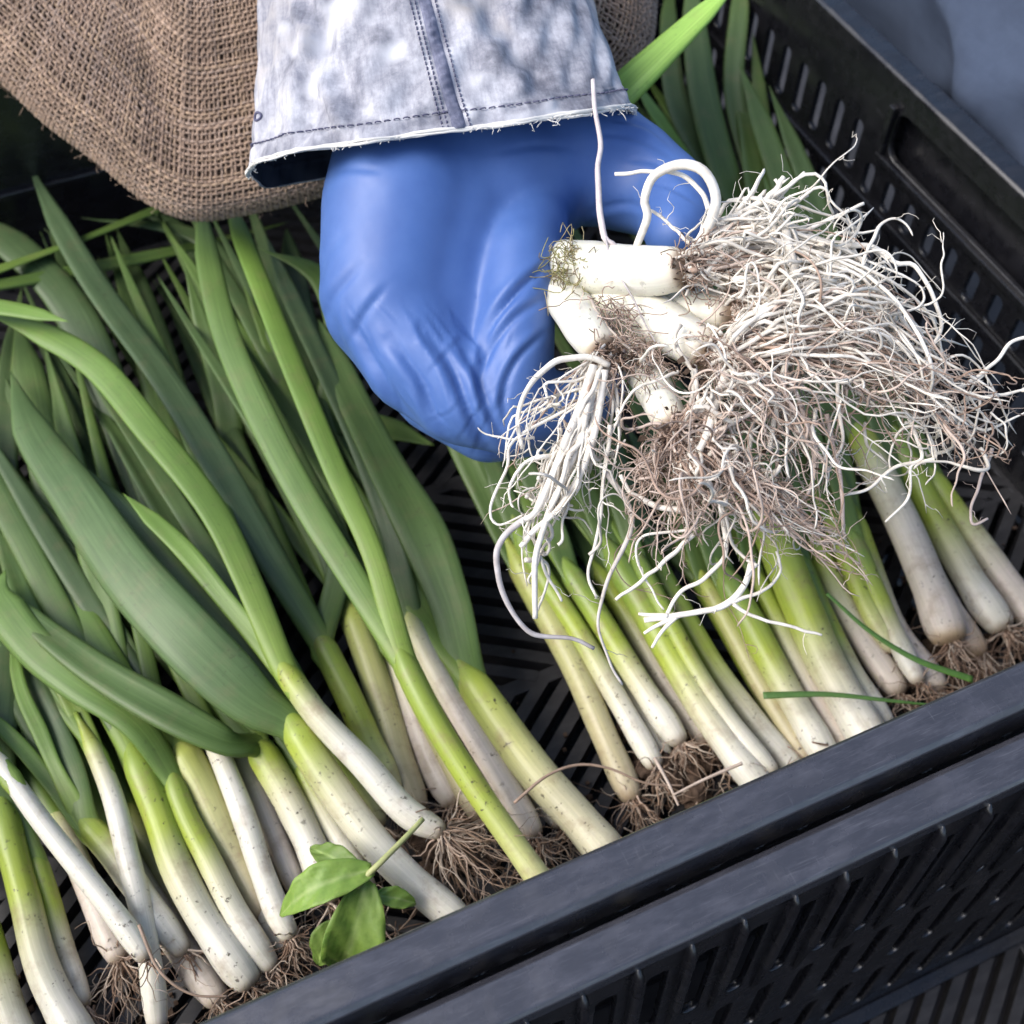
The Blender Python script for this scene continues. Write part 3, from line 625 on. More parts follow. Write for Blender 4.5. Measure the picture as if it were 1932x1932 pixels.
onion("R", "speckled onion with a dark hole of soil near its white end",
      [(1455, 1512, 2.0), (1345, 1365, 2.3), (1275, 1250, 2.6), (1200, 1120, 3.0), (1130, 1000, 3.4)], [60, 64, 62, 58], C_A, [up_leaf(1138, 1015, 3.4, 1020, 760, 4.4, 58, hue=.6)], 20, 1.8)
onion("R", "narrow green onion squeezed right of the speckled one",
      [(1518, 1478, 1.3), (1415, 1350, 1.5), (1340, 1250, 1.9), (1260, 1110, 2.4), (1200, 1000, 2.8)], [50, 52, 50, 46], C_A, [up_leaf(1206, 1012, 2.8, 1100, 760, 4, 50, hue=.3)], 12)
onion("R", "slim olive onion under the hanging roots in the right bunch",
      [(1500, 1400, 0.9), (1430, 1290, 1.1), (1370, 1180, 1.4), (1300, 1060, 1.8)], [44, 46, 44], C_Y, [up_leaf(1306, 1072, 1.8, 1180, 800, 3, 46, hue=.5)], 6)
onion("R", "pale stem with brownish end left of the thickest right onion",
      [(1575, 1455, 1.9), (1475, 1285, 2.2), (1410, 1165, 2.6), (1345, 1050, 3.0)], [58, 62, 62, 58], C_A, [up_leaf(1352, 1065, 3.0, 1230, 800, 4.4, 58, hue=.7)], 18, 1.8)
onion("R", "thickest bright onion in the middle of the right bunch",
      [(1662, 1432, 2.2), (1565, 1265, 2.5), (1510, 1140, 2.9), (1462, 1020, 3.3), (1420, 920, 3.6)], [76, 84, 84, 78], C_B,
      [up_leaf(1428, 940, 3.6, 1330, 600, 6, 80, hue=.8, light=.1), up_leaf(1440, 940, 3.7, 1440, 640, 6, 60, hue=.6)], 18, 1.8)
onion("R", "shaded cream onion just right of the thickest one",
      [(1700, 1310, 1.4), (1630, 1210, 1.6), (1570, 1100, 1.9), (1520, 980, 2.3)], [54, 56, 52], C_P, [up_leaf(1526, 995, 2.3, 1440, 700, 5, 54, hue=.4)], 12)
onion("R", "thin green stem between the shaded cream onion and the pink bulbs",
      [(1690, 1230, 2.2), (1640, 1150, 2.5), (1600, 1060, 2.8), (1555, 950, 3.2)], [40, 42, 40], C_Y, [up_leaf(1560, 965, 3.2, 1470, 640, 6, 44, hue=.8)], 4)
onion("R", "pinkish white onion lying beneath the two bulbs near the right wall",
      [(1775, 1305, 1.5), (1685, 1185, 1.8), (1640, 1080, 2.2), (1590, 940, 2.8)], [58, 62, 58], C_P, [up_leaf(1598, 960, 2.8, 1500, 600, 6, 58, hue=.5)], 30, 2.0)
onion("R", "plump pinkish bulb with a tan base, third from the right wall",
      [(1795, 1215, 2.4), (1755, 1110, 2.7), (1705, 990, 3.1), (1640, 860, 3.7), (1600, 780, 4.0)], [76, 76, 70, 62], cl((0, (.5, .36, .2)), (.06, PNK), (.45, (.64, .58, .5)), (.7, CRM), (.85, YGR), (1, LGR)),
      [up_leaf(1606, 795, 4.0, 1440, 330, 7.5, 66, hue=.7), up_leaf(1612, 790, 4.0, 1395, 120, 9.0, 60, hue=.7, light=-.2)], 34, 2.2)
onion("R", "small tan bulb with dry skin beside the plump pinkish one",
      [(1850, 1240, 1.2), (1790, 1150, 1.4), (1740, 1060, 1.7), (1690, 960, 2.1)], [56, 58, 52], cl((0, (.42, .3, .2)), (.3, PNK), (.8, CRM), (1, YGR)), [up_leaf(1695, 972, 2.1, 1590, 600, 6, 50, hue=.4)], 40, 2.4)
onion("R", "long curved cream onion near the right wall with a yellow green neck",
      [(1895, 1190, 1.8), (1840, 1110, 2.0), (1785, 1015, 2.4), (1725, 900, 3.0), (1660, 780, 3.6)], [64, 64, 58, 54], C_A,
      [up_leaf(1668, 795, 3.6, 1500, 380, 7.5, 60, hue=.6, light=-.1), up_leaf(1672, 790, 3.6, 1450, 160, 9, 50, hue=.5, light=-.2)], 26, 2)
onion("R", "rightmost onion, pinkish, leaving the photo at the right edge",
      [(1965, 1190, 1.3), (1905, 1105, 1.6), (1850, 1030, 2.0), (1790, 950, 2.5), (1740, 870, 2.9)], [60, 60, 54, 48], C_P, [up_leaf(1746, 882, 2.9, 1560, 520, 6, 52, hue=.4)], 20, 2)
for lab_, pts_, w_, c_, h_ in [
    ("thin white stem squeezed between the second and third onions of the right bunch", [(1262, 1432, 1.0), (1180, 1300, 1.2), (1100, 1175, 1.6), (1030, 1060, 2.0)], 36, C_A, .5),
    ("thin yellow green stem just left of the speckled onion in the right bunch", [(1372, 1425, 1.5), (1300, 1305, 1.9), (1230, 1180, 2.4), (1160, 1050, 2.9)], 38, C_Y, .8),
    ("white stem tucked between the speckled onion and the narrow green one", [(1462, 1462, 2.2), (1385, 1370, 2.5), (1310, 1260, 2.9), (1240, 1130, 3.3), (1180, 1010, 3.6)], 40, C_A, .6),
    ("slender olive stem left of the pale brownish ended one in the right bunch", [(1528, 1440, 1.3), (1445, 1310, 1.6), (1380, 1190, 2.0), (1310, 1060, 2.4)], 38, C_D, .4),
    ("thin cream stem against the left side of the thickest right onion", [(1608, 1425, 1.5), (1530, 1300, 1.8), (1465, 1170, 2.2), (1410, 1050, 2.6)], 40, C_P, .5),
    ("thin white stem close along the right side of the thickest onion", [(1680, 1375, 1.8), (1610, 1270, 2.0), (1550, 1150, 2.3), (1500, 1030, 2.7)], 42, C_A, .6),
    ("slim pale stem under the plump pinkish bulb's neck", [(1735, 1290, 2.3), (1690, 1200, 2.5), (1650, 1110, 2.8), (1600, 990, 3.2)], 40, C_A, .7)]:
    onion("R", lab_, pts_, [w_, w_ * 1.05, w_], c_, [up_leaf(pts_[-1][0] + 6, pts_[-1][1] + 12, pts_[-1][2], pts_[-1][0] - 110, pts_[-1][1] - 270, pts_[-1][2] + 1.6, w_, hue=h_)], 10, 1.6)
# tops of the right bunch against the far side wall
onion("R", "onion whose dark upright leaves lean on the far end of the right wall",
      [(1560, 860, 1.2), (1520, 760, 1.5), (1480, 640, 2.0)], [52, 54, 50], C_Y,
      [([(1486, 660, 2.0, 50), (1440, 480, 4.0, 66), (1370, 330, 6.5, 72), (1330, 190, 8.5, 66), (1310, 40, 10.0, 50), (1300, -80, 11, 20)], dict(hue=.6, light=-.15)),
       ([(1486, 660, 2.0, 46), (1470, 480, 3.6, 46), (1420, 320, 6.0, 46), (1385, 170, 8.0, 44), (1395, 20, 9.5, 40), (1400, -80, 10, 20)], dict(hue=.5, light=-.1)),
       ([(1486, 660, 2.0, 46), (1400, 480, 4.0, 60), (1290, 340, 6.5, 56), (1235, 270, 7.5, 50), (1195, 225, 8, 30)], dict(hue=1, light=1.3, young=.8)),
       ([(1486, 660, 2.0, 46), (1430, 470, 4.4, 56), (1350, 330, 6.2, 60), (1280, 200, 7.5, 54), (1262, 60, 8.6, 40), (1268, -60, 9, 20)], dict(hue=.4, light=-.1)),
       ([(1486, 660, 2.0, 46), (1380, 440, 5.0, 50), (1300, 310, 6.8, 48), (1225, 200, 8.4, 40), (1200, 150, 8.8, 16)], dict(hue=1, light=.8, young=.5)),
       ([(1486, 660, 2.0, 46), (1500, 520, 3.4, 44), (1450, 400, 5.0, 46), (1440, 240, 6.6, 40), (1420, 60, 8.6, 22)], dict(hue=.7, light=-.1))], 0)
onion("R", "onion with broad shaded leaves directly behind the hanging roots",
      [(1480, 960, 1.2), (1440, 860, 1.5), (1400, 760, 2.0)], [54, 56, 52], C_Y,
      [([(1406, 775, 2.0, 50), (1380, 600, 4.0, 76), (1330, 450, 5.5, 80), (1270, 320, 6.5, 60), (1240, 220, 7, 30)], dict(hue=.7, light=-.1)),
       ([(1406, 775, 2.0, 50), (1460, 600, 4.0, 70), (1450, 450, 6.0, 70), (1420, 300, 7.0, 50), (1385, 100, 8, 22)], dict(hue=.8, light=-.2)),
       ([(1406, 775, 2.0, 50), (1550, 680, 4.0, 60), (1640, 760, 4.0, 60), (1720, 870, 3.6, 40)], dict(hue=.5, light=-.1))], 0)

# ------------------------------------------------------------------ the person: gloved hand and denim sleeve
person = empty("person", "arm in a faded denim sleeve and blue rubber glove gripping a handful of onions", "person")
def capsule_chain(bm, nodes, seg=20):
    """nodes: (u, v, D, r cm); overlapping tapered balls and cones, merged later by a voxel remesh"""
    for k in range(len(nodes)):
        p_ = ad(*nodes[k][:3]); r = nodes[k][3]
        bmesh.ops.create_icosphere(bm, subdivisions=3, radius=r * S, matrix=Matrix.Translation(Vector(p_ * S)))
        if k:
            q = ad(*nodes[k - 1][:3]); r0 = nodes[k - 1][3]
            v_ = Vector((p_ - q) * S); L = v_.length
            if L < 1e-6: continue
            rot = v_.to_track_quat('Z', 'Y').to_matrix().to_4x4()
            bmesh.ops.create_cone(bm, cap_ends=True, segments=seg, radius1=r0 * S, radius2=r * S, depth=L, matrix=Matrix.Translation(Vector((p_ + q) / 2 * S)) @ rot)
bm = bmesh.new()
# wrist and forearm, running up into the sleeve
capsule_chain(bm, [(800, -150, 52.0, 2.5), (810, 60, 47.6, 2.6), (830, 230, 44.6, 3.0)])
capsule_chain(bm, [(900, -150, 52.2, 2.4), (930, 60, 48.0, 2.5), (970, 230, 45.4, 2.8)])
# back of the hand: metacarpals of index .. little finger, fanned away from the camera
capsule_chain(bm, [(790, 270, 43.8, 3.1), (764, 400, 42.4, 3.12), (744, 550, 42.0, 2.78)])
capsule_chain(bm, [(836, 265, 44.8, 2.9), (800, 420, 44.2, 3.0), (775, 590, 44.4, 2.7)])
capsule_chain(bm, [(880, 240, 45.2, 3.0), (850, 430, 46.0, 2.8), (820, 600, 46.4, 2.6)])
capsule_chain(bm, [(930, 250, 46.2, 2.8), (900, 440, 47.4, 2.5), (870, 610, 48.0, 2.3)])
# palm and the thumb web
capsule_chain(bm, [(850, 300, 43.4, 2.9), (840, 440, 42.9, 2.75), (828, 560, 42.5, 2.55), (850, 650, 42.3, 2.2)])
capsule_chain(bm, [(930, 340, 43.9, 2.8), (915, 460, 43.5, 2.45), (900, 560, 43.2, 2.2)])
capsule_chain(bm, [(930, 330, 44.0, 3.3), (905, 470, 44.4, 2.9), (880, 590, 44.4, 2.4)])
capsule_chain(bm, [(980, 330, 44.2, 2.9), (965, 440, 44.6, 2.3)])
# thumb
capsule_chain(bm, [(990, 262, 44.8, 3.1), (1090, 292, 44.6, 2.75), (1180, 330, 44.4, 2.2), (1255, 370, 43.4, 1.75), (1280, 415, 42.0, 1.45), (1278, 440, 41.2, 1.25)])
# index finger: over the bunch from the left, closing below it
capsule_chain(bm, [(746, 565, 42.0, 2.75), (792, 672, 41.4, 2.15), (875, 752, 41.0, 1.75), (965, 785, 41.0, 1.45), (1060, 770, 41.6, 1.25), (1130, 735, 42.6, 1.1)])
# the other fingers behind it
capsule_chain(bm, [(775, 600, 44.4, 2.6), (830, 730, 44.2, 1.9), (920, 800, 44.0, 1.55), (1010, 800, 44.4, 1.3), (1100, 760, 45.2, 1.1)])
capsule_chain(bm, [(820, 605, 46.4, 2.5), (870, 730, 46.6, 1.8), (950, 790, 46.6, 1.5), (1040, 780, 47.0, 1.25), (1110, 740, 47.6, 1.0)])
capsule_chain(bm, [(870, 615, 48.0, 2.2), (910, 720, 48.4, 1.6), (980, 770, 48.6, 1.3), (1060, 750, 49.0, 1.05)])
capsule_chain(bm, [(1000, 425, 42.6, 1.5), (984, 480, 41.3, 1.35), (978, 560, 40.7, 1.35), (975, 640, 40.6, 1.4), (968, 730, 40.8, 1.45), (965, 790, 41.0, 1.4)])
capsule_chain(bm, [(948, 500, 43.0, 1.9), (950, 590, 42.4, 1.8), (955, 680, 41.9, 1.7), (965, 760, 41.4, 1.55)])
capsule_chain(bm, [(860, 560, 43.6, 2.4), (880, 650, 42.8, 2.0), (900, 720, 42.2, 1.7)])
me = bpy.data.meshes.new("tmp_hand"); bm.to_mesh(me); bm.free()
tmp = bpy.data.objects.new("tmp_hand", me); COL.objects.link(tmp)
r_ = tmp.modifiers.new("r", 'REMESH'); r_.mode = 'VOXEL'; r_.voxel_size = 0.0011
s_ = tmp.modifiers.new("s", 'SMOOTH'); s_.factor = 0.6; s_.iterations = 75
dg = bpy.context.evaluated_depsgraph_get(); ev = bpy.data.meshes.new_from_object(tmp.evaluated_get(dg))
nv = len(ev.vertices); HV = np.empty(nv * 3); ev.vertices.foreach_get("co", HV); HV = HV.reshape(-1, 3) / S
HN = np.empty(nv * 3); ev.vertices.foreach_get("normal", HN); HN = HN.reshape(-1, 3)
HF = [list(p_.vertices) for p_ in ev.polygons]
bpy.data.objects.remove(tmp)
q = HV - CC; dd = q @ CD; HUu = 966 + FOC * (q @ CR) / dd; HVv = 966 - FOC * (q @ CU) / dd
facing = sst(-(HN @ CD), -0.1, 0.35)
def crease_line(pts, width, amp, ridge=0.5, fade=True):
    """press a fold with raised shoulders into the glove along a line (real relief of the stretched rubber)"""
    L = catmull(np.array([[u, v, 0] for u, v in pts], float), 40)[:, :2]
    X = np.stack([HUu, HVv], -1); best = np.full(nv, 1e9); par = np.zeros(nv); sd = np.zeros(nv)
    near = (X[:, 0] > L[:, 0].min() - 4 * width) & (X[:, 0] < L[:, 0].max() + 4 * width) & (X[:, 1] > L[:, 1].min() - 4 * width) & (X[:, 1] < L[:, 1].max() + 4 * width)
    idx = np.where(near)[0]; Xn = X[idx]
    D2 = ((Xn[:, None, :] - L[None]) ** 2).sum(-1); k = D2.argmin(1); best = np.sqrt(D2.min(1)); par = k / 39.0
    tg = np.gradient(L, axis=0)[k]; sd = np.sign(tg[:, 0] * (Xn[:, 1] - L[k, 1]) - tg[:, 1] * (Xn[:, 0] - L[k, 0]))
    width = width * .72; x = best * sd / width
    prof = -np.exp(-(x / 0.55) ** 2) + ridge * np.exp(-((x - 1.15) / 0.8) ** 2)
    f = np.sin(np.pi * np.clip(par, 0.02, 0.98)) ** 0.6 if fade else 1.0
    HV[idx] += HN[idx] * (prof * amp * 0.85 * f * facing[idx])[:, None]
for pts, w_, a_, rd in [
    ([(1050, 488), (985, 540), (930, 610), (900, 690)], 20, 0.24, .5),
    ([(1030, 560), (960, 610), (915, 680), (905, 760)], 20, 0.16, .8),
    ([(1025, 630), (975, 680), (950, 740), (955, 800)], 17, 0.14, .8),
    ([(735, 640), (790, 710), (815, 770), (850, 830)], 24, 0.20, .8),
    ([(800, 620), (850, 690), (880, 760), (920, 840)], 26, 0.22, .9),
    ([(670, 610), (710, 690), (745, 750), (790, 800)], 22, 0.17, .8),
    ([(870, 650), (905, 720), (925, 780), (960, 840)], 22, 0.18, .8),
    ([(625, 590), (645, 650), (675, 705), (715, 755)], 18, 0.12, .7),
    ([(680, 500), (630, 560), (605, 620)], 22, 0.10, .6), ([(650, 440), (615, 490), (595, 550)], 16, 0.06, .6),
    ([(730, 540), (690, 590), (660, 650)], 18, 0.08, .6),
    ([(1120, 250), (1200, 262), (1275, 300)], 13, 0.07, .7), ([(1150, 225), (1215, 238), (1262, 270)], 10, 0.06, .7),
    ([(1180, 300), (1240, 310), (1310, 350)], 13, 0.07, .7), ([(1220, 345), (1265, 355), (1320, 385)], 11, 0.06, .7),
    ([(1110, 400), (1180, 385), (1240, 400)], 16, 0.09, .6),
    ([(620, 330), (660, 318), (720, 322)], 16, 0.05, .5), ([(930, 290), (1010, 275), (1090, 280)], 20, 0.05, .5)]:
    crease_line(pts, w_, a_, rd)
for k in range(44):      # fine stretch wrinkles fanning towards the grip
    u0, v0 = rng.uniform(640, 980), rng.uniform(560, 780); L = rng.uniform(50, 130)
    a0 = math.radians(rng.normal(58, 8)) if u0 < 860 else math.radians(rng.normal(122, 10))
    du, dv = math.cos(a0) * L, math.sin(a0) * L
    crease_line([(u0, v0), (u0 + du * .5 + rng.normal() * 6, v0 + dv * .5 + rng.normal() * 4), (u0 + du, v0 + dv)], rng.uniform(7, 12), rng.uniform(.012, .035), .8)
glove = mesh_obj("glove", HV, HF, M_glove, person)
glove["label"] = "bright blue rubber glove stretched over the gripping hand"

# sleeve ------------------------------------------------------------
NT, NS = 260, 120
th = np.linspace(0, 2 * np.pi, NT, endpoint=False)      # 0 = right, pi/2 = towards the camera, pi = left
def hem(t_):                                            # photo height of the hem around the cuff
    x = np.cos(t_); fr = np.sin(t_)
    front = 249 - 52 * x + 12 * np.clip(-x - .75, 0, 1) * 4
    back = 292 - 62 * x + 5
    w_ = sst(fr, -0.35, 0.35)
    return front * w_ + back * (1 - w_)
def sleeve_pt(t_, s):                                   # s: 0 hem .. 1 far up the arm
    v = hem(t_) * (1 - s) + (-330 - 10 * np.cos(t_)) * s
    uc = 832 - 88 * s; ru = 7.0 * (1 - 0.137 * s) + 0.10 * np.exp(-(s / .04) ** 2)
    Dc = 43.2 + 7.0 * s; rd = 4.3 + 1.6 * s
    sq = np.sign(np.sin(t_)) * np.abs(np.sin(t_)) ** 0.85
    fold = 0.30 * np.sin(3 * t_ + 5 * s + 0.5) * (0.2 + s) + 0.20 * np.sin(7 * t_ - 9 * s) * (0.15 + s) + 0.09 * np.sin(17 * t_ + 7 * np.sin(9 * s)) * np.exp(-s * 7)
    fold = fold + 0.22 * np.exp(-((t_ - 1.92 - 0.5 * s) / 0.10) ** 2) - 0.20 * np.exp(-((t_ - 2.10 - 0.5 * s) / 0.09) ** 2)
    fold = fold + 0.16 * np.exp(-((t_ - 1.15 + 0.3 * s) / 0.12) ** 2) * sst(s, .03, .2) + 0.25 * np.exp(-((t_ - 2.75) / 0.13) ** 2) * sst(s, 0, .1)
    fold = fold + sst(s, .01, .12) * (1.7 * (0.26 * np.exp(-((t_ - 2.02 - 0.75 * s) / 0.06) ** 2) - 0.22 * np.exp(-((t_ - 1.90 - 0.75 * s) / 0.07) ** 2) + 0.18 * np.exp(-((t_ - 2.45 + 0.5 * s) / 0.06) ** 2)
        - 0.20 * np.exp(-((t_ - 2.33 + 0.5 * s) / 0.08) ** 2) + 0.15 * np.exp(-((t_ - 1.02 - 0.9 * s) / 0.07) ** 2) - 0.16 * np.exp(-((t_ - 0.88 - 0.9 * s) / 0.08) ** 2) + 0.10 * np.sin(24 * t_ + 14 * s) * np.sin(3 * t_ + 20 * s)))
    D = Dc - (rd + fold) * sq
    base = np.array(ad(uc, v, D))
    return base + CR * ((ru + 0.6 * fold) * np.cos(t_))
svals = np.r_[np.linspace(0, 0.16, 46), np.linspace(0.16, 1, NS - 45)[1:]]
SV = np.array([[sleeve_pt(t_, s) for t_ in th] for s in svals])
# hem band: double thickness with a stitch groove
ring_n = SV - SV.mean(axis=1, keepdims=True)
outn = ring_n - (ring_n @ (CU * 1.0))[..., None] * CU; outn /= np.linalg.norm(outn, axis=2, keepdims=True)
hb = 0.055 * (1 - sst(svals, 0.064, 0.070)) - 0.06 * np.exp(-((svals - 0.058) / 0.006) ** 2)
puck = 0.045 * np.sin(th * 46)[None, :] * np.exp(-((svals - 0.05) / 0.035) ** 2)[:, None]
SV = SV + outn * (hb[:, None] + puck)[..., None]
ns = len(svals)
i = np.arange(ns - 1)[:, None] * NT; j = np.arange(NT)[None, :]; k = (j + 1) % NT
F = np.stack([i + j, i + NT + j, i + NT + k, i + k], -1).reshape(-1, 4).tolist()
uvs = np.stack([np.broadcast_to(th[None, :] * 5.4, (ns, NT)), np.broadcast_to(svals[:, None] * 13, (ns, NT))], -1).reshape(-1, 2)
sleeve = mesh_obj("sleeve", SV.reshape(-1, 3), F, M_denim, person, None, uvs)
sleeve["label"] = "faded bleached denim cuff with a frayed hem"
so = sleeve.modifiers.new("solid", 'SOLIDIFY'); so.thickness = 0.0011; so.offset = -1; so.material_offset = 1
sleeve.data.materials.append(M_lining)
def on_sleeve(t_, s, lift=0.0):
    p_ = sleeve_pt(t_, s); c_ = ad(833 - 88 * s, 250 * (1 - s) - 330 * s, 43.2 + 7.0 * s)
    o_ = p_ - c_; o_ = o_ - CU * (o_ @ CU); o_ /= np.linalg.norm(o_)
    hb_ = 0.055 * (1 - sst(s, 0.064, 0.070))
    return p_ + o_ * (lift + hb_)
# felled seam strip running up the sleeve, with ladder puckers
V, F, n_ = [], [], 220
for a_ in range(n_):
    s = 0.0 + 0.62 * a_ / (n_ - 1)
    for b_ in range(7):
        t_ = 1.52 - 0.075 * b_ / 6 + 0.16 * s
        l_ = [-.03, .06, .10, .10, .10, .06, -.03][b_] + 0.035 * math.sin(a_ * 0.62) * (1 if 1 < b_ < 5 else 0)
        V.append(on_sleeve(t_, s, l_))
for a_ in range(n_ - 1):
    for b_ in range(6): F.append([a_ * 7 + b_, a_ * 7 + b_ + 1, (a_ + 1) * 7 + b_ + 1, (a_ + 1) * 7 + b_])
mesh_obj("seam", V, F, M_seamd, sleeve, None, np.array([[b_ * .1, a_ * .06] for a_ in range(n_) for b_ in range(7)]))
A_ = Acc()
def stitch(t0, s0, t1, s1, r=0.026):
    P = np.array([on_sleeve(t0 + (t1 - t0) * x, s0 + (s1 - s0) * x, l_) for x, l_ in ((0, -.02), (.2, .05), (.5, .07), (.8, .05), (1, -.02))])
    V, F, _ = tube(P, r, None, 5); A_.add(V, F)
for row in (0.057,):
    x = 0.02
    while x < 3.12:
        stitch(x, row + .002 * math.sin(x * 9), x + 0.030, row + .002 * math.sin(x * 9)); x += 0.047
for t0 in (1.535, 1.43, 1.56):
    s = 0.005
    while s < 0.6:
        stitch(t0 + 0.16 * s, s, t0 + 0.16 * s, s + 0.011); s += 0.0165
A_.obj("stitching", M_stitch, sleeve, kind="stuff")
# frayed threads along the hem
A_ = Acc()
for k in range(230):
    t_ = rng.uniform(0.02, 3.13) if k > 90 else rng.uniform(0.25, 1.5)
    p_ = on_sleeve(t_, 0.001, -0.03); L = rng.uniform(.08, .28) if k > 14 else rng.uniform(.3, .7); n_ = 6; s = np.linspace(0, 1, n_)
    d_ = -CU * 0.55 + CR * rng.normal() * 0.9 - CD * rng.uniform(0, .7); d_ /= np.linalg.norm(d_)
    P = p_ + d_ * (s * L)[:, None]
    for ax in range(3): P[:, ax] += smoothnoise(n_, 0.06, 3) * s
    V, F, _ = tube(P, 0.016, None, 4); A_.add(V, F)
tt = np.linspace(0.03, 3.1, 500); P = np.array([on_sleeve(t_, 0.0, 0.0) for t_ in tt])
for q_ in range(3):
    Pq = P + np.stack([smoothnoise(500, 0.045, 60) for _ in range(3)], -1) - CU * 0.02
    V, F, _ = tube(Pq, 0.045 + np.abs(smoothnoise(500, 0.012, 40)), None, 5); A_.add(V, F)
A_.obj("frayed_hem", M_thread, sleeve, kind="stuff")
# small worn eyelet at the cuff's left
P = np.array([on_sleeve(2.72 + 0.035 * math.cos(x), 0.135 + 0.012 * math.sin(x), 0.03) for x in np.linspace(0, 6.2, 14)])
V, F, _ = tube(P, 0.05, None, 6); mesh_obj("buttonhole", V, F, M_stitch, sleeve)

# ------------------------------------------------------------------ burlap sack
OUT = catmull(np.array([[-330, -130, 0], [-160, 20, 0], [0, 152, 0], [90, 235, 0], [180, 302, 0], [280, 382, 0], [365, 414, 0], [460, 404, 0], [590, 374, 0], [720, 330, 0], [900, 262, 0], [1080, 205, 0], [1190, 150, 0], [1228, 80, 0], [1238, -20, 0], [1240, -180, 0]]), 400)[:, :2]
DIRS = catmull(np.array([[0, .60, -.80], [.15, .58, -.81], [.3, .5, -.87], [.45, .25, -.97], [.6, -.05, -1], [.8, -.35, -.94], [.9, -.75, -.66], [1, -.9, -.4]]), 400)[:, 1:]
DIRS /= np.linalg.norm(DIRS, axis=1)[:, None]
def sack_pt(a_, h):
    """a_: 0..1 along the lower outline, h: cm of cloth up from the outline (negative = rolled under)"""
    i_ = a_ * 399.0; i0 = np.clip(np.floor(i_).astype(int), 0, 398); f_ = (i_ - i0)[..., None]
    E_ = OUT[i0] * (1 - f_) + OUT[i0 + 1] * f_; n_ = DIRS[i0] * (1 - f_) + DIRS[i0 + 1] * f_
    R_ = 2.6
    phi = np.clip(h / R_, -1.3, np.pi / 2)
    up = np.where(h < R_ * np.pi / 2, R_ * (1 - np.cos(phi)), R_ + (h - R_ * np.pi / 2) * 0.97)
    dep = np.where(h < R_ * np.pi / 2, -R_ * np.sin(phi), -R_ - 0.10 * (h - R_ * np.pi / 2))
    dep = dep + 0.18 * np.sin(9 * a_ + 0.5 * h) + 0.10 * np.sin(23 * a_ - 0.4 * h) + 0.35 * np.exp(-((a_ - .46 + .012 * h) / .035) ** 2) * np.exp(-((h - 6) / 4) ** 2)
    D0 = 53.0; sc_ = FOC / D0
    uv_ = E_ + n_ * (up * sc_)[..., None]; D = D0 + dep
    k = (CD[None] + CR[None] * ((uv_[..., 0] - 966) / FOC).reshape(-1, 1) - CU[None] * ((uv_[..., 1] - 966) / FOC).reshape(-1, 1))
    return (CC + k * D.reshape(-1, 1)).reshape(*a_.shape, 3)
sack = empty("burlap_sack", "brown woven burlap sack bulging down behind the denim cuff", "sack")
AA, HH = np.meshgrid(np.linspace(0, 1, 220), np.linspace(-3.2, 17, 70), indexing='ij')
BV = sack_pt(AA, HH)
e1 = np.gradient(BV, axis=0); e2 = np.gradient(BV, axis=1); bn = np.cross(e1, e2); bn /= np.linalg.norm(bn, axis=2, keepdims=True) + 1e-9
sg = np.sign((bn @ -CD).mean()); bn *= sg
BV2 = BV - bn * 0.10
i, j = np.meshgrid(np.arange(219), np.arange(69), indexing='ij'); q = i * 70 + j
mesh_obj("cloth_backing", BV2.reshape(-1, 3), np.stack([q, q + 1, q + 71, q + 70], -1).reshape(-1, 4).tolist(), M_juteback, sack)
def sack_frame(a_, h):
    p_ = sack_pt(a_, h); e = 0.004
    x = sack_pt(np.clip(a_ + e, 0, 1), h) - sack_pt(np.clip(a_ - e, 0, 1), h); y_ = sack_pt(a_, h + .05) - sack_pt(a_, h - .05)
    n_ = np.cross(x, y_); n_ /= np.linalg.norm(n_, axis=1)[:, None] + 1e-9
    return p_, n_ * sg
A_ = Acc()
NA, NH, HP = 205, 82, 0.245
JC = np.array([(0.36, 0.265, 0.205), (0.335, 0.245, 0.19), (0.385, 0.285, 0.22), (0.36, 0.275, 0.225), (0.375, 0.275, 0.20)])
for k in range(NA):                                   # threads running up the cloth
    n_ = NH * 4; h = np.linspace(-3.0, NH * HP - 3.0, n_)
    a_ = np.clip((k + .5) / NA + smoothnoise(n_, 0.0009, 9), 0, 1)
    p_, nn = sack_frame(a_, h)
    p_ = p_ + nn * (0.045 * np.cos(np.pi * (h + 3.0) / HP + np.pi * (k % 2)))[:, None]
    r = 0.066 * (1 + smoothnoise(n_, .12, 20)) * rng.uniform(.7, 1.2)
    V, F, _ = tube(p_, r, None, 5, cap=False); A_.add(V, F, JC[rng.integers(5)] * rng.uniform(.88, 1.12))
for k in range(NH):                                   # threads running along it
    n_ = NA * 4; a_ = np.linspace(0.0005, 0.9995, n_); h = (k + .5) * HP - 3.0 + smoothnoise(n_, 0.04, 30)
    p_, nn = sack_frame(a_, h)
    p_ = p_ + nn * (-0.045 * np.cos(np.pi * (a_ * NA - .5) + np.pi * (k % 2)))[:, None]
    r = 0.070 * (1 + smoothnoise(n_, .12, 60)) * rng.uniform(.7, 1.2)
    V, F, _ = tube(p_, r, None, 5, cap=False); A_.add(V, F, JC[rng.integers(5)] * rng.uniform(.88, 1.12))
A_.obj("weave", M_jute, sack, kind="stuff")
A_ = Acc()
for k in range(900):                                  # loose jute fuzz
    a_ = np.array([rng.uniform(.02, .98)]); h = np.array([rng.uniform(-1, 15)]); p_, nn = sack_frame(a_, h)
    n_ = 6; s = np.linspace(0, 1, n_); d_ = nn[0] * .5 + rng.normal(size=3) * .6; L = rng.uniform(.15, .6)
    P = p_[0] + nn[0] * .1 + d_ * (s * L)[:, None] + np.stack([smoothnoise(n_, .07, 3) for _ in range(3)], -1) * s[:, None]
    V, F, _ = tube(P, 0.010, None, 3); A_.add(V, F, JC[2] * 1.2)
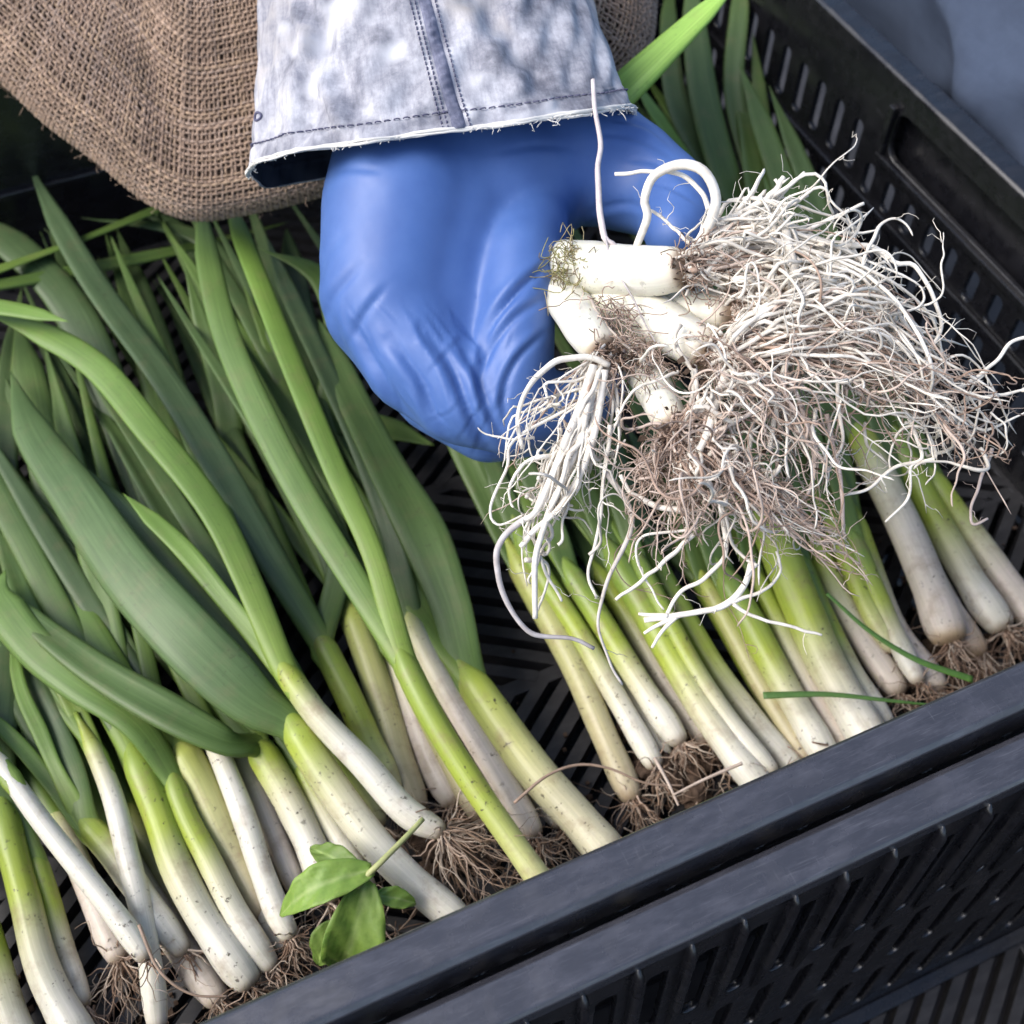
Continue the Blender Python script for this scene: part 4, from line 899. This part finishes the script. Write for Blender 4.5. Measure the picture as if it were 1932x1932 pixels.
A_.obj("fuzz", M_jute, sack, kind="stuff")

# ------------------------------------------------------------------ cloth beyond the right rim
n1_, n2_ = 120, 60; V = []
for a_ in range(n1_):
    y_ = -2 + 95 * a_ / (n1_ - 1)
    for b_ in range(n2_):
        ph_ = math.pi * (1.22 - 1.25 * b_ / (n2_ - 1))
        R_ = 9.0 + 0.9 * (1 - abs(math.sin(y_ * .12 + 2.6 * ph_))) ** 2 * 1.6 + 0.9 * (1 - abs(math.sin(y_ * .17 - 2.3 * ph_ + 1))) ** 2 + 0.25 * math.sin(y_ * .9 + 2 * ph_)
        V.append((51.2 + R_ * 1.1 * math.cos(ph_) + 0.04 * y_, y_, 11.0 + R_ * math.sin(ph_)))
F = [[a_ * n2_ + b_, a_ * n2_ + b_ + 1, (a_ + 1) * n2_ + b_ + 1, (a_ + 1) * n2_ + b_] for a_ in range(n1_ - 1) for b_ in range(n2_ - 1)]
cl_ = mesh_obj("folded_cloth", V, F, M_cloth, None, None, np.array([[b_ * .4, a_ * .5] for a_ in range(n1_) for b_ in range(n2_)]))
tag(cl_, "blurred grey blue cloth in soft folds beyond the right crate rim", "cloth")

# ------------------------------------------------------------------ the held onions and their roots
IV, TN, BR = np.array((0.83, 0.79, 0.71)), np.array((0.60, 0.49, 0.42)), np.array((0.33, 0.24, 0.19))
def root_tubes(A_, P, r0, col, hairs=0, hr=0.016):
    n_ = len(P); s = np.linspace(0, 1, n_)
    r = r0 * (1.0 - 0.55 * s) * (1 + smoothnoise(n_, .10, 7)); r[-1] *= .4
    V, F, _ = tube(P, r, None, 5); A_.add(V, F, col)
    for k in range(hairs):
        i_ = rng.integers(int(n_ * .15), n_ - 1); m_ = 7; q_ = np.linspace(0, 1, m_); L = rng.uniform(.25, 1.1)
        tg = P[min(i_ + 1, n_ - 1)] - P[i_ - 1]; tg /= np.linalg.norm(tg) + 1e-9
        d_ = tg * .5 + rng.normal(size=3) * .75; d_ /= np.linalg.norm(d_)
        H_ = P[i_] + d_ * (q_ * L)[:, None] + np.stack([smoothnoise(m_, .14, 3) for _ in range(3)], -1) * q_[:, None]
        V, F, _ = tube(H_, hr * (1.1 - q_ * .6), None, 3); A_.add(V, F, col * rng.uniform(.85, 1.08))
def held(label, shank, wid, cols, guides, tip_leaf=None, plate=True):
    o = empty("green_onion", label, "onion", GROUPS["H"])
    Q = np.array([ad(*p) for p in shank])
    st_, X, rad = stalk3(o, Q, [u2cm(w_, Q[0]) for w_ in wid], cols, mtl=M_held, bulb=1.06)
    base = X[0]; ax = X[0] - X[6]; ax /= np.linalg.norm(ax)
    A_ = Acc()
    for k in range(90):       # brown matted fibres round the root plate
        d_ = rng.normal(size=3); p_ = base + ax * .1 + d_ * rad[5] * .42; m_ = 9; q_ = np.linspace(0, 1, m_)
        P = p_ + (d_ * .5 + ax * .7) * (q_ * rng.uniform(.3, .9))[:, None] + np.stack([smoothnoise(m_, .2, 3) for _ in range(3)], -1) * q_[:, None]
        V, F, _ = tube(P, .022, None, 3); A_.add(V, F, BR * rng.uniform(.6, 1.3))
    # knobbly root plate
    for k in range(26):
        d_ = ax * rng.uniform(.1, .5) + rng.normal(size=3) * .55; p_ = base + d_ * rad[5] * .55
        P = np.array([p_, p_ + ax * .12, p_ + ax * .25 + rng.normal(size=3) * .06]); V, F, _ = tube(catmull(P, 5), [.09, .10, .09, .06, .02], None, 5)
        A_.add(V, F, (BR if rng.random() < .7 else TN) * rng.uniform(.7, 1.2))
    for g in guides:
        pts, n_, spread, wht, r0, hairs = g
        G = [ad(*p) for p in pts]
        for k in range(int(n_ * 1.0)):
            off = rng.normal(size=3); C_ = [base + rng.normal(size=3) * rad[5] * .33]
            for q_, p_ in enumerate(G):
                C_.append(p_ + (off * .55 + rng.normal(size=3) * .75) * spread * 1.15 * (q_ + 1.3) / len(G))
            stop = rng.uniform(.55, 1.0)
            P = catmull(np.array(C_), 30); P = P[:max(8, int(30 * stop))]; m_ = len(P); s = np.linspace(0, 1, m_)
            for axx in range(3): P[:, axx] += (smoothnoise(m_, .34, 5) + smoothnoise(m_, .09, 12)) * (.45 if r0 >= .06 else 1) * sst(s, 0, .3)
            f_ = rng.random(); c_ = (IV if f_ < wht else (TN if f_ < wht + (1 - wht) * .65 else BR * 1.25)) * rng.uniform(.82, 1.08)
            root_tubes(A_, P, r0 * (1.4 if f_ < wht else 1.05) * rng.uniform(.45, 1.35), np.clip(c_, 0, .9), hairs)
    A_.obj("roots", M_root, o, kind="stuff")
    return o, X
HW = cl((0, (.28, .19, .14)), (.012, (.40, .30, .22)), (.03, (.74, .68, .58)), (.08, (.76, .74, .67)), (.55, (.76, .75, .64)), (.8, (.70, .72, .5)), (1, YGR))
hA, XA = held("uppermost held onion, its white shank lying level below the glove's thumb",
     [(1298, 506, 37.0), (1210, 512, 38.0), (1110, 506, 39.9), (1040, 500, 42.6), (970, 480, 47.0)], [92, 122, 122, 104], HW,
     [([(1370, 430, 37.6), (1440, 390, 37.8), (1490, 345, 38.0)], 14, .35, .95, .075, 2),
      ([(1400, 440, 37.2), (1500, 440, 37.2), (1600, 500, 37.6)], 44, .95, .95, .055, 4),
      ([(1430, 450, 37.0), (1600, 500, 36.8), (1700, 640, 37.0), (1740, 720, 37.2)], 34, .8, .95, .06, 4),
      ([(1420, 520, 36.8), (1520, 590, 36.4), (1560, 720, 36.4)], 34, 1.0, .55, .05, 4)])
hB, XB = held("largest held onion in the middle of the fist with a broad white bulb",
     [(1345, 672, 36.6), (1270, 625, 37.6), (1180, 575, 39.2), (1090, 530, 41.8), (1000, 500, 46.5)], [88, 128, 120, 104], HW,
     [([(1480, 650, 35.8), (1650, 690, 35.6), (1800, 780, 36.0), (1870, 850, 36.4)], 70, .8, .35, .045, 5),
      ([(1470, 600, 35.8), (1600, 590, 35.8), (1720, 690, 36.2), (1830, 810, 36.6)], 50, .75, .8, .05, 5),
      ([(1440, 760, 35.6), (1520, 850, 35.8), (1560, 1000, 36.2)], 18, .9, .4, .05, 4),
      ([(1420, 720, 35.5), (1480, 760, 35.4), (1500, 900, 35.8)], 24, 1.1, .3, .05, 4)])
hC, XC = held("left held onion whose long white roots hang straight down over the glove",
     [(1142, 668, 37.4), (1105, 620, 38.2), (1068, 565, 40.2), (1030, 530, 43.0), (975, 500, 47.0)], [84, 100, 98, 90], HW,
     [([(1110, 760, 36.6), (1070, 880, 36.6), (1020, 1000, 36.9)], 26, .42, .92, .075, 3),
      ([(1100, 780, 36.5), (1040, 900, 36.6), (1000, 1010, 36.8), (1010, 1120, 37.2)], 10, .3, .95, .06, 2),
      ([(1060, 740, 36.6), (985, 830, 36.7), (940, 950, 37.0)], 12, .35, .85, .04, 3),
      ([(1150, 780, 36.5), (1130, 900, 36.8), (1120, 1020, 37.0)], 10, .5, .8, .04, 3)])
hD, XD = held("lowest held onion, small, its root plate packed with brown soil",
     [(1272, 812, 36.0), (1245, 755, 36.9), (1200, 680, 38.4), (1110, 600, 41.6), (1020, 540, 46.0)], [72, 92, 96, 88], HW,
     [([(1300, 890, 35.4), (1310, 970, 35.6), (1290, 1060, 36.0)], 34, .5, .22, .045, 4),
      ([(1370, 880, 35.4), (1480, 970, 35.6), (1620, 1070, 36.2)], 34, .42, .25, .04, 5),
      ([(1230, 870, 35.7), (1215, 920, 35.9), (1240, 975, 36.2)], 22, .4, .08, .035, 5),
      ([(1440, 930, 35.5), (1560, 1010, 35.9), (1640, 1085, 36.3)], 30, .28, .15, .035, 6),
      ([(1350, 900, 35.3), (1400, 1000, 35.6), (1390, 1110, 36.0)], 14, .5, .4, .05, 4),
      ([(1340, 780, 35.3), (1420, 820, 35.2), (1470, 920, 35.6)], 22, .8, .3, .05, 4)])
hE, XE = held("right held onion almost buried in its own tangle of tan roots",
     [(1392, 592, 37.2), (1310, 580, 38.3), (1215, 560, 40.0), (1100, 520, 43.6), (1000, 490, 47)], [80, 96, 96, 84], HW,
     [([(1500, 620, 36.4), (1600, 640, 36.4), (1690, 730, 36.8)], 44, 1.0, .3, .045, 5),
      ([(1500, 560, 36.6), (1560, 520, 36.8), (1640, 600, 37.0)], 40, .9, .8, .045, 5)])
# leaves of the bunch coming out behind the cuff
def held_leaf(o, pts, **k): leaf3(o, np.array([[*ad(u, v, D), w_ / FOC * D] for u, v, D, w_ in pts]), **k)
held_leaf(hA, [(960, 470, 45.5, 60), (980, 400, 50.0, 60), (1070, 280, 49.5, 66), (1165, 178, 48.5, 76), (1250, 95, 48.2, 66), (1350, 0, 48.2, 44), (1420, -70, 48.5, 22)], hue=1, light=2.2, flat=.45, young=.2, crease=.35)  # leaf colour brightened to paint in the sunlight that the sleeve blocks
held_leaf(hB, [(1000, 490, 44.5, 60), (980, 420, 50.0, 56), (1000, 300, 55, 56), (1010, 160, 59, 40)], hue=.6, light=.2)
# ball of dry green skin threads where the shanks leave the glove
A_ = Acc()
for k in range(120):
    p_ = ad(rng.uniform(1050, 1110), rng.uniform(470, 550), rng.uniform(38.9, 40.2)); m_ = 10; s = np.linspace(0, 1, m_); d_ = rng.normal(size=3); d_ /= np.linalg.norm(d_)
    P = p_ + d_ * (s * rng.uniform(.4, 1.3))[:, None] + np.stack([smoothnoise(m_, .18, 3) for _ in range(3)], -1)
    V, F, _ = tube(P, .018, None, 3); A_.add(V, F, np.array([(.28, .27, .10), (.42, .36, .2), (.2, .16, .09)][rng.integers(3)]))
for k in range(170):
    x = rng.random(); p_ = ad(1130 + 120 * x + rng.normal() * 14, 560 + 150 * x + rng.normal() * 14, 37.9 - 1.3 * x + rng.normal() * .15); m_ = 10; s = np.linspace(0, 1, m_)
    d_ = (CR * .5 - CU * .7) + rng.normal(size=3) * .6
    P = p_ + d_ * (s * rng.uniform(.3, 1.3))[:, None] + np.stack([smoothnoise(m_, .16, 3) for _ in range(3)], -1) * s[:, None]
    V, F, _ = tube(P, .02, None, 3); A_.add(V, F, (TN if rng.random() < .5 else BR) * rng.uniform(.7, 1.2))
A_.obj("dry_fibres", M_root, hC, kind="stuff")
# matted tangle and soil crumbs in the heart of the root ball
def tangle(o, cu, cv, cD, su, sv, sD, n_, white, lmin=2.5, lmax=6.5, down=.5):
    A_ = Acc()
    for k in range(n_):
        p_ = ad(cu + rng.normal() * su, cv + rng.normal() * sv, cD + rng.normal() * sD); m_ = 34
        d_ = rng.normal(size=3); d_ /= np.linalg.norm(d_); st_ = rng.uniform(lmin, lmax) / m_; P = [p_]; dr = rng.normal(size=3)
        for i_ in range(m_ - 1):
            dr = dr * .86 + rng.normal(size=3) * .42; d_ = d_ + dr * .22 - CZ * .035 * down; d_ /= np.linalg.norm(d_)
            P.append(P[-1] + d_ * st_)
        f_ = rng.random(); c_ = (IV if f_ < white else (TN if f_ < white + (1 - white) * .6 else BR * 1.2)) * rng.uniform(.8, 1.05)
        root_tubes(A_, np.array(P), (.062 if f_ < white else .045) * rng.uniform(.5, 1.4), np.clip(c_, 0, .9), 2)
    A_.obj("tangled_roots", M_root, o, kind="stuff")
tangle(hB, 1440, 700, 35.9, 75, 80, .5, 70, .35)
tangle(hA, 1490, 525, 36.8, 90, 45, .45, 64, .85, 2, 5, 1.8)
tangle(hD, 1330, 900, 35.6, 60, 60, .45, 60, .2)
tangle(hE, 1640, 680, 36.2, 80, 60, .4, 45, .6, 2, 5)
tangle(hC, 1040, 900, 36.6, 40, 80, .3, 26, .9, 1.5, 4)
tangle(hB, 1790, 800, 36.3, 50, 35, .3, 26, .7, 1.5, 4)
A_ = Acc()
for k in range(420):
    g = [(1290, 510, 37.0, 16, 16), (1290, 820, 35.9, 26, 22), (1370, 760, 35.9, 60, 55), (1345, 680, 36.5, 20, 20), (1150, 670, 37.1, 18, 14), (1400, 850, 35.6, 60, 50)][rng.integers(6)]
    p_ = ad(g[0] + rng.normal() * g[3], g[1] + rng.normal() * g[4], g[2] + rng.normal() * .3); V, F = boxmesh((-.5, -.5, -.4), (.5, .5, .4))
    V = V * rng.uniform(.04, .16) * (1 + rng.normal(size=(8, 3)) * .25); an = rng.random() * 6; c_, s_ = math.cos(an), math.sin(an)
    V = V @ np.array([[c_, s_, 0], [-s_, c_ * .8, .6], [0, -.6, .8]]) + p_; A_.add(V, F)
A_.obj("soil_crumbs", M_soil, hD, kind="stuff", smooth=False)
# single roots one can pick out
def single(o, pts, wu, hairs=3, col=None, n=40, fork=()):
    A_ = Acc(); P = catmull(np.array([ad(*p) for p in pts]), n)
    P += np.stack([smoothnoise(n, .025, 9) for _ in range(3)], -1)
    c_ = IV * rng.uniform(.95, 1.06) if col is None else np.array(col)
    s = np.linspace(0, 1, n); r = wu / 2 / FOC * depth(P[0]) * (1 - .35 * s) * (1 + smoothnoise(n, .07, 8))
    V, F, _ = tube(P, r, None, 8); A_.add(V, F, c_)
    if hairs: root_tubes(A_, P, r[0] * .5, c_, hairs)
    for f_ in fork:
        Pf = catmull(np.array([ad(*p) for p in f_]), 14); V, F, _ = tube(Pf, r[-1] * np.linspace(1, .6, 14), None, 6); A_.add(V, F, c_)
    A_.obj("root", M_root, o)
single(hA, [(1215, 530, 38.0), (1160, 465, 38.4), (1137, 440, 38.5), (1128, 330, 39.2), (1132, 270, 39.8), (1122, 200, 40.0), (1118, 150, 40.2)], 14, 0, (.62, .56, .56))
single(hA, [(1300, 490, 37.6), (1335, 430, 36.8), (1352, 375, 36.4), (1330, 325, 36.3), (1285, 308, 36.5), (1235, 330, 36.9), (1215, 375, 37.2), (1222, 410, 37.4), (1200, 465, 37.8)], 22, 0)
single(hA, [(1345, 420, 37.0), (1325, 365, 36.9), (1285, 330, 37.0), (1225, 322, 37.2), (1160, 326, 37.5)], 11, 2)
single(hA, [(1300, 460, 37.4), (1265, 425, 37.6), (1235, 400, 37.7), (1215, 395, 37.8)], 8, 6)
single(hA, [(1330, 440, 37.4), (1400, 400, 37.4), (1455, 370, 37.4), (1480, 335, 37.4)], 16, 2, fork=[[(1450, 375, 37.4), (1490, 350, 37.3), (1518, 325, 37.3)], [(1450, 378, 37.4), (1485, 385, 37.3), (1525, 368, 37.3)], [(1455, 372, 37.4), (1468, 350, 37.4), (1462, 338, 37.4)]])
single(hA, [(1330, 470, 37.2), (1380, 400, 37.6), (1405, 358, 37.6), (1412, 365, 37.6), (1415, 400, 37.4)], 6, 4)
single(hA, [(1440, 470, 37.0), (1540, 425, 36.9), (1600, 402, 36.8), (1630, 386, 36.8)], 10, 2)
single(hE, [(1560, 470, 36.8), (1640, 462, 36.6), (1690, 495, 36.5), (1725, 500, 36.5), (1760, 560, 36.5), (1775, 620, 36.6), (1750, 665, 36.7)], 11, 3)
single(hE, [(1320, 540, 37.0), (1400, 490, 36.6), (1500, 490, 36.4), (1600, 505, 36.3), (1660, 540, 36.3), (1720, 630, 36.4)], 12, 4)
single(hA, [(1480, 420, 36.6), (1500, 520, 36.0), (1500, 620, 35.7), (1470, 730, 35.5), (1450, 850, 35.6)], 16, 3)
single(hB, [(1380, 640, 36.2), (1480, 570, 35.8), (1520, 540, 35.8)], 10, 2)
single(hB, [(1340, 690, 36.0), (1400, 655, 35.6), (1460, 620, 35.4), (1520, 600, 35.4)], 10, 3)
single(hB, [(1480, 700, 35.6), (1520, 790, 35.5), (1540, 860, 35.7), (1530, 920, 35.9), (1500, 960, 36.0)], 10, 4, (.62, .52, .46))
single(hB, [(1580, 640, 35.8), (1580, 760, 35.6), (1590, 830, 35.7), (1560, 900, 35.9)], 9, 3, (.74, .68, .6))
single(hB, [(1560, 780, 35.9), (1585, 900, 35.9), (1590, 1010, 36.1)], 10, 1, (.55, .45, .4))
single(hB, [(1780, 745, 36.3), (1840, 715, 36.3), (1880, 680, 36.3), (1910, 645, 36.3), (1960, 630, 36.3)], 10, 0)
single(hB, [(1820, 752, 36.3), (1880, 745, 36.3), (1960, 730, 36.3)], 8, 0)
single(hB, [(1810, 780, 36.4), (1850, 810, 36.4), (1890, 800, 36.4), (1950, 770, 36.5)], 6, 1)
single(hB, [(1700, 760, 36.2), (1740, 860, 36.4), (1690, 880, 36.5), (1640, 920, 36.6), (1590, 935, 36.7)], 9, 2)
single(hB, [(1740, 800, 36.3), (1765, 860, 36.4), (1720, 880, 36.5), (1715, 940, 36.6), (1670, 985, 36.7)], 7, 2)
single(hB, [(1870, 845, 36.5), (1850, 900, 36.6), (1835, 970, 36.8), (1840, 990, 36.8), (1865, 980, 36.8)], 8, 2, (.42, .36, .34))
single(hC, [(1150, 690, 36.7), (1100, 670, 36.5), (1040, 685, 36.4), (990, 740, 36.4), (978, 800, 36.5), (985, 850, 36.6)], 13, 2)
single(hC, [(1130, 700, 36.6), (1095, 830, 36.3), (1040, 960, 36.3), (1010, 1060, 36.6), (1008, 1165, 37.0)], 16, 5)
single(hC, [(1140, 700, 36.5), (1110, 850, 36.2), (1060, 950, 36.2), (1010, 1000, 36.4), (985, 1030, 36.6)], 16, 4)
single(hC, [(1120, 690, 36.6), (1080, 800, 36.3), (1020, 950, 36.3), (985, 985, 36.5)], 18, 4)
single(hC, [(985, 980, 36.6), (945, 1020, 36.8), (938, 1070, 37.0), (960, 1140, 37.3), (1005, 1195, 37.6), (1080, 1205, 37.8), (1120, 1225, 38.0)], 13, 0, (.5, .47, .47))
single(hC, [(1090, 760, 36.5), (970, 830, 36.6), (955, 880, 36.7), (925, 960, 36.9), (940, 990, 37.0), (990, 970, 37.0)], 7, 4)
single(hC, [(1000, 1000, 36.8), (1030, 1080, 37.1), (1060, 1135, 37.3)], 8, 1)
single(hC, [(1150, 800, 36.4), (1140, 900, 36.6), (1130, 990, 36.9), (1110, 1080, 37.2), (1125, 1130, 37.4)], 9, 3)
single(hC, [(1140, 890, 36.6), (1185, 950, 36.8), (1190, 1000, 37.0), (1150, 1090, 37.3), (1130, 1180, 37.6), (1150, 1250, 37.9), (1175, 1290, 38.1)], 10, 3, (.6, .56, .52))
single(hD, [(1320, 970, 35.6), (1240, 955, 35.8), (1195, 930, 36.0), (1172, 895, 36.1)], 13, 0)
single(hD, [(1310, 1010, 35.8), (1240, 1070, 36.2), (1162, 1130, 36.6)], 10, 1)
single(hD, [(1360, 960, 35.7), (1370, 1040, 36.0), (1330, 1090, 36.3), (1280, 1120, 36.5), (1245, 1180, 36.7)], 11, 3)
single(hD, [(1420, 1060, 36.0), (1400, 1110, 36.2), (1360, 1145, 36.3), (1280, 1160, 36.5), (1215, 1170, 36.7)], 15, 2, fork=[[(1290, 1158, 36.5), (1240, 1180, 36.6), (1215, 1195, 36.7)], [(1280, 1160, 36.5), (1250, 1190, 36.6), (1230, 1222, 36.7)], [(1260, 1162, 36.5), (1220, 1160, 36.6), (1205, 1158, 36.7)]])
single(hD, [(1380, 1135, 36.2), (1440, 1115, 36.2), (1470, 1080, 36.1), (1465, 1040, 36.0)], 8, 2)
single(hD, [(1385, 1140, 36.2), (1430, 1165, 36.3), (1490, 1180, 36.4), (1550, 1200, 36.5)], 8, 2)
single(hD, [(1300, 1000, 35.7), (1215, 1010, 36.0), (1200, 1060, 36.2), (1230, 1120, 36.5), (1250, 1150, 36.6)], 6, 2)
single(hD, [(1340, 820, 35.2), (1400, 790, 35.1), (1440, 760, 35.1)], 11, 1, (.66, .58, .52))
single(hD, [(1370, 700, 35.6), (1340, 800, 35.2), (1320, 850, 35.1)], 20, 2)
single(hD, [(1280, 700, 36.3), (1240, 720, 36.2), (1195, 740, 36.2), (1160, 790, 36.3)], 7, 4)
single(hC, [(1110, 560, 38.2), (1150, 620, 37.4), (1190, 660, 37.0), (1235, 690, 36.7)], 7, 2, (.5, .44, .38))
single(hA, [(1140, 440, 38.5), (1155, 500, 37.9), (1190, 560, 37.4), (1240, 650, 36.9)], 5, 0, (.45, .42, .42))

# ------------------------------------------------------------------ seedling, grass blade, soil
weed = empty("weed_seedling", "small bright leafy seedling lying on the onions by the front rim", "seedling")
def weed_leaf(u0, v0, z0, u1, v1, z1, wu, bend=.25, light=1.0, tilt=0.0):
    a_, b_ = at(u0, v0, z0), at(u1, v1, z1); L = np.linalg.norm(b_ - a_); T = (b_ - a_) / L
    sd = np.cross(T, CZ * math.cos(tilt) + CR * math.sin(tilt)); sd /= np.linalg.norm(sd); nn = np.cross(sd, T); wd = u2cm(wu, a_) / 2
    n_, m_ = 26, 11; V, C_ = [], []
    for i_ in range(n_):
        s = i_ / (n_ - 1); ww = wd * (math.sin(math.pi * min(1, s * .96 + .04) ** .8) ** .8) + .02
        for j_ in range(m_):
            x = -1 + 2 * j_ / (m_ - 1)
            y_ = .35 * ww * abs(x) ** 1.3 + bend * L * math.sin(math.pi * s) * .5 + .03 * math.sin(9 * s * L + 4 * x) + .05 * wd * math.cos(x * 9 + s * 24)
            V.append(a_ + T * (L * s) + sd * (ww * x) + nn * y_)
            rib = math.exp(-(x / .10) ** 2); C_.append(np.array((.17, .27, .05)) * light * (1 - rib) + np.array((.28, .38, .12)) * rib)
    F = [[i_ * m_ + j_, i_ * m_ + j_ + 1, (i_ + 1) * m_ + j_ + 1, (i_ + 1) * m_ + j_] for i_ in range(n_ - 1) for j_ in range(m_ - 1)]
    o = mesh_obj("leaf", np.array(V), F, M_weed, weed, np.array(C_)); so_ = o.modifiers.new("s", 'SOLIDIFY'); so_.thickness = .0003
    return o
weed_leaf(705, 1640, 5.6, 528, 1728, 4.4, 84, .5, 1.15)
weed_leaf(690, 1660, 5.4, 632, 1822, 2.2, 128, .55, .95, .35)
weed_leaf(700, 1672, 5.0, 712, 1790, 2.6, 70, .4, .85, -.3)
weed_leaf(680, 1650, 5.2, 585, 1600, 4.2, 56, .2, .75)
weed_leaf(710, 1690, 4.8, 785, 1705, 4.0, 44, .2, 1.1)
weed_leaf(640, 1740, 3.4, 600, 1820, 2.0, 70, .2, .7)
P = catmull(np.array([at(798, 1545, 5.4), at(765, 1580, 5.6), at(720, 1625, 5.8), at(680, 1665, 5.5), at(650, 1700, 4.8)]), 24)
V, F, _ = tube(P, np.linspace(.10, .13, 24), None, 8); mesh_obj("stem", V, F, M_weed, weed, np.broadcast_to((.42, .44, .2), (len(V), 3)))
P = catmull(np.array([at(1440, 1312, 4.2), at(1560, 1310, 4.4), at(1680, 1322, 4.4), at(1760, 1330, 4.0)]), 40)
V, F, uv = tube(P, np.linspace(.16, .05, 40), np.linspace(.05, .02, 40), 8, CZ)
tag(mesh_obj("grass_blade", V, F, M_weed, None, np.broadcast_to((.08, .17, .04), (len(V), 3))), "thin grass blade lying level across the right bunch near the rim", "grass blade")
P = catmull(np.array([at(1560, 1120, 5.2), at(1640, 1190, 5.0), at(1730, 1245, 4.8), at(1835, 1282, 4.4)]), 40)
V, F, uv = tube(P, np.linspace(.08, .17, 40), np.linspace(.03, .05, 40), 8, CZ)
tag(mesh_obj("grass_blade", V, F, M_weed, None, np.broadcast_to((.09, .2, .04), (len(V), 3))), "bent grass blade slanting down the right bunch to the rim", "grass blade")
def clod(u, v, z, r, label, n=5):
    A_ = Acc(); c0 = at(u, v, z)
    bm = bmesh.new(); bmesh.ops.create_icosphere(bm, subdivisions=4, radius=1.0)
    V = np.array([v_.co[:] for v_ in bm.verts]); F = [[x.index for x in f.verts] for f in bm.faces]; bm.free()
    VV, FF = [], []
    for q0 in range(9):
        k = rng.normal(size=(6, 3)) * 2.6; d_ = 1 + .17 * sum(np.sin(V @ k[q_] + q_) for q_ in range(6)); k = rng.normal(size=(6, 3)) * 11; d_ = d_ + .09 * sum(np.sin(V @ k[q_] + q_) for q_ in range(6))
        rr = r * rng.uniform(.22, .5); W = V * d_[:, None] * np.array([rr, rr, rr * .7]) + c0 + rng.normal(size=3) * np.array([r, r, .2]) * .55
        FF += [[x + len(VV) * len(V) for x in f_] for f_ in F]; VV.append(W)
    V, F = np.vstack(VV), FF; V[:, 2] = np.maximum(V[:, 2], .03)
    tag(mesh_obj("soil_clump", V, F, M_soil), label, "soil", "clumps of soil in the crate")
clod(1265, 1450, .8, 1.5, "dark brown soil clump under the left ends of the right bunch")
clod(1325, 1420, .7, 1.1, "small soil clump between the white ended and speckled onions")
clod(840, 1600, .8, 1.3, "soil clump among the fine brown roots behind the rim")
clod(1800, 1265, .7, 1.2, "soil clump under the tan bulbs at the right")
# loose crumbs
A_ = Acc()
for k in range(700):
    p_ = np.array([rng.uniform(X0 + 2, X1 - 1), Y0 + .6 + rng.gamma(1.6, 2.2), .08 + rng.random() * .1]); V, F = boxmesh((-.5, -.5, -.4), (.5, .5, .4)); V = V * rng.uniform(.06, .22) * (1 + rng.normal(size=(8, 3)) * .2) + p_; A_.add(V, F)
tag(A_.obj("soil_crumbs", M_soil, None, smooth=False), "fine dark soil crumbs scattered on the crate floor", "soil", kind="stuff")
A_ = Acc()
for k in range(420):
    x = rng.uniform(-16, 35); p_ = np.array([x, Y0 + .7 + rng.gamma(2.0, .9), rng.uniform(.15, 1.7)]); m_ = 16; d_ = rng.normal(size=3) * np.array([1, 1, .3]); d_ /= np.linalg.norm(d_); dr = rng.normal(size=3); P = [p_]; st_ = rng.uniform(1.2, 4) / m_
    for i_ in range(m_ - 1):
        dr = dr * .8 + rng.normal(size=3) * .5; d_ = d_ + dr * .2; d_[2] *= .8; d_ /= np.linalg.norm(d_); q = P[-1] + d_ * st_; q[1] = max(q[1], Y0 + .2); q[2] = max(q[2], .08); P.append(q)
    V, F, _ = tube(np.array(P), rng.uniform(.015, .04), None, 4); A_.add(V, F, BROWN[rng.integers(4)] * rng.uniform(.6, 1.1))
tag(A_.obj("root_debris", M_root, None), "matted brown root scraps along the inside of the front rim", "debris", kind="stuff")
# loose root strands across the gap
def strand(pts, wu, label, col=(.34, .25, .19)):
    P = catmull(np.array([at(*p) for p in pts]), 40); V, F, _ = tube(P, u2cm(wu, P[0]) / 2 * np.linspace(1, .6, 40), None, 6)
    tag(mesh_obj("root_strand", V, F, M_root, None, np.broadcast_to(col, (len(V), 3))), label, "root")
strand([(970, 1515, 4.6), (1030, 1465, 4.6), (1090, 1443, 4.4), (1150, 1450, 4.2), (1220, 1478, 3.8), (1290, 1482, 3.4)], 8, "loose brown root strand arching over the bare slats between the bunches")
strand([(262, 1745, 4.8), (300, 1830, 4.6), (360, 1875, 4.2), (430, 1880, 3.8)], 8, "thin brown root strand curling across the lower left white stalks")
strand([(1235, 1430, 3.6), (1262, 1480, 3.6), (1280, 1520, 3.4)], 9, "straight pale root strand over the dark soil clump", (.5, .42, .36))
strand([(1400, 1440, 4.4), (1330, 1470, 4.2), (1270, 1500, 4.0)], 9, "pale strand slanting over the speckled onion's end", (.5, .42, .36))
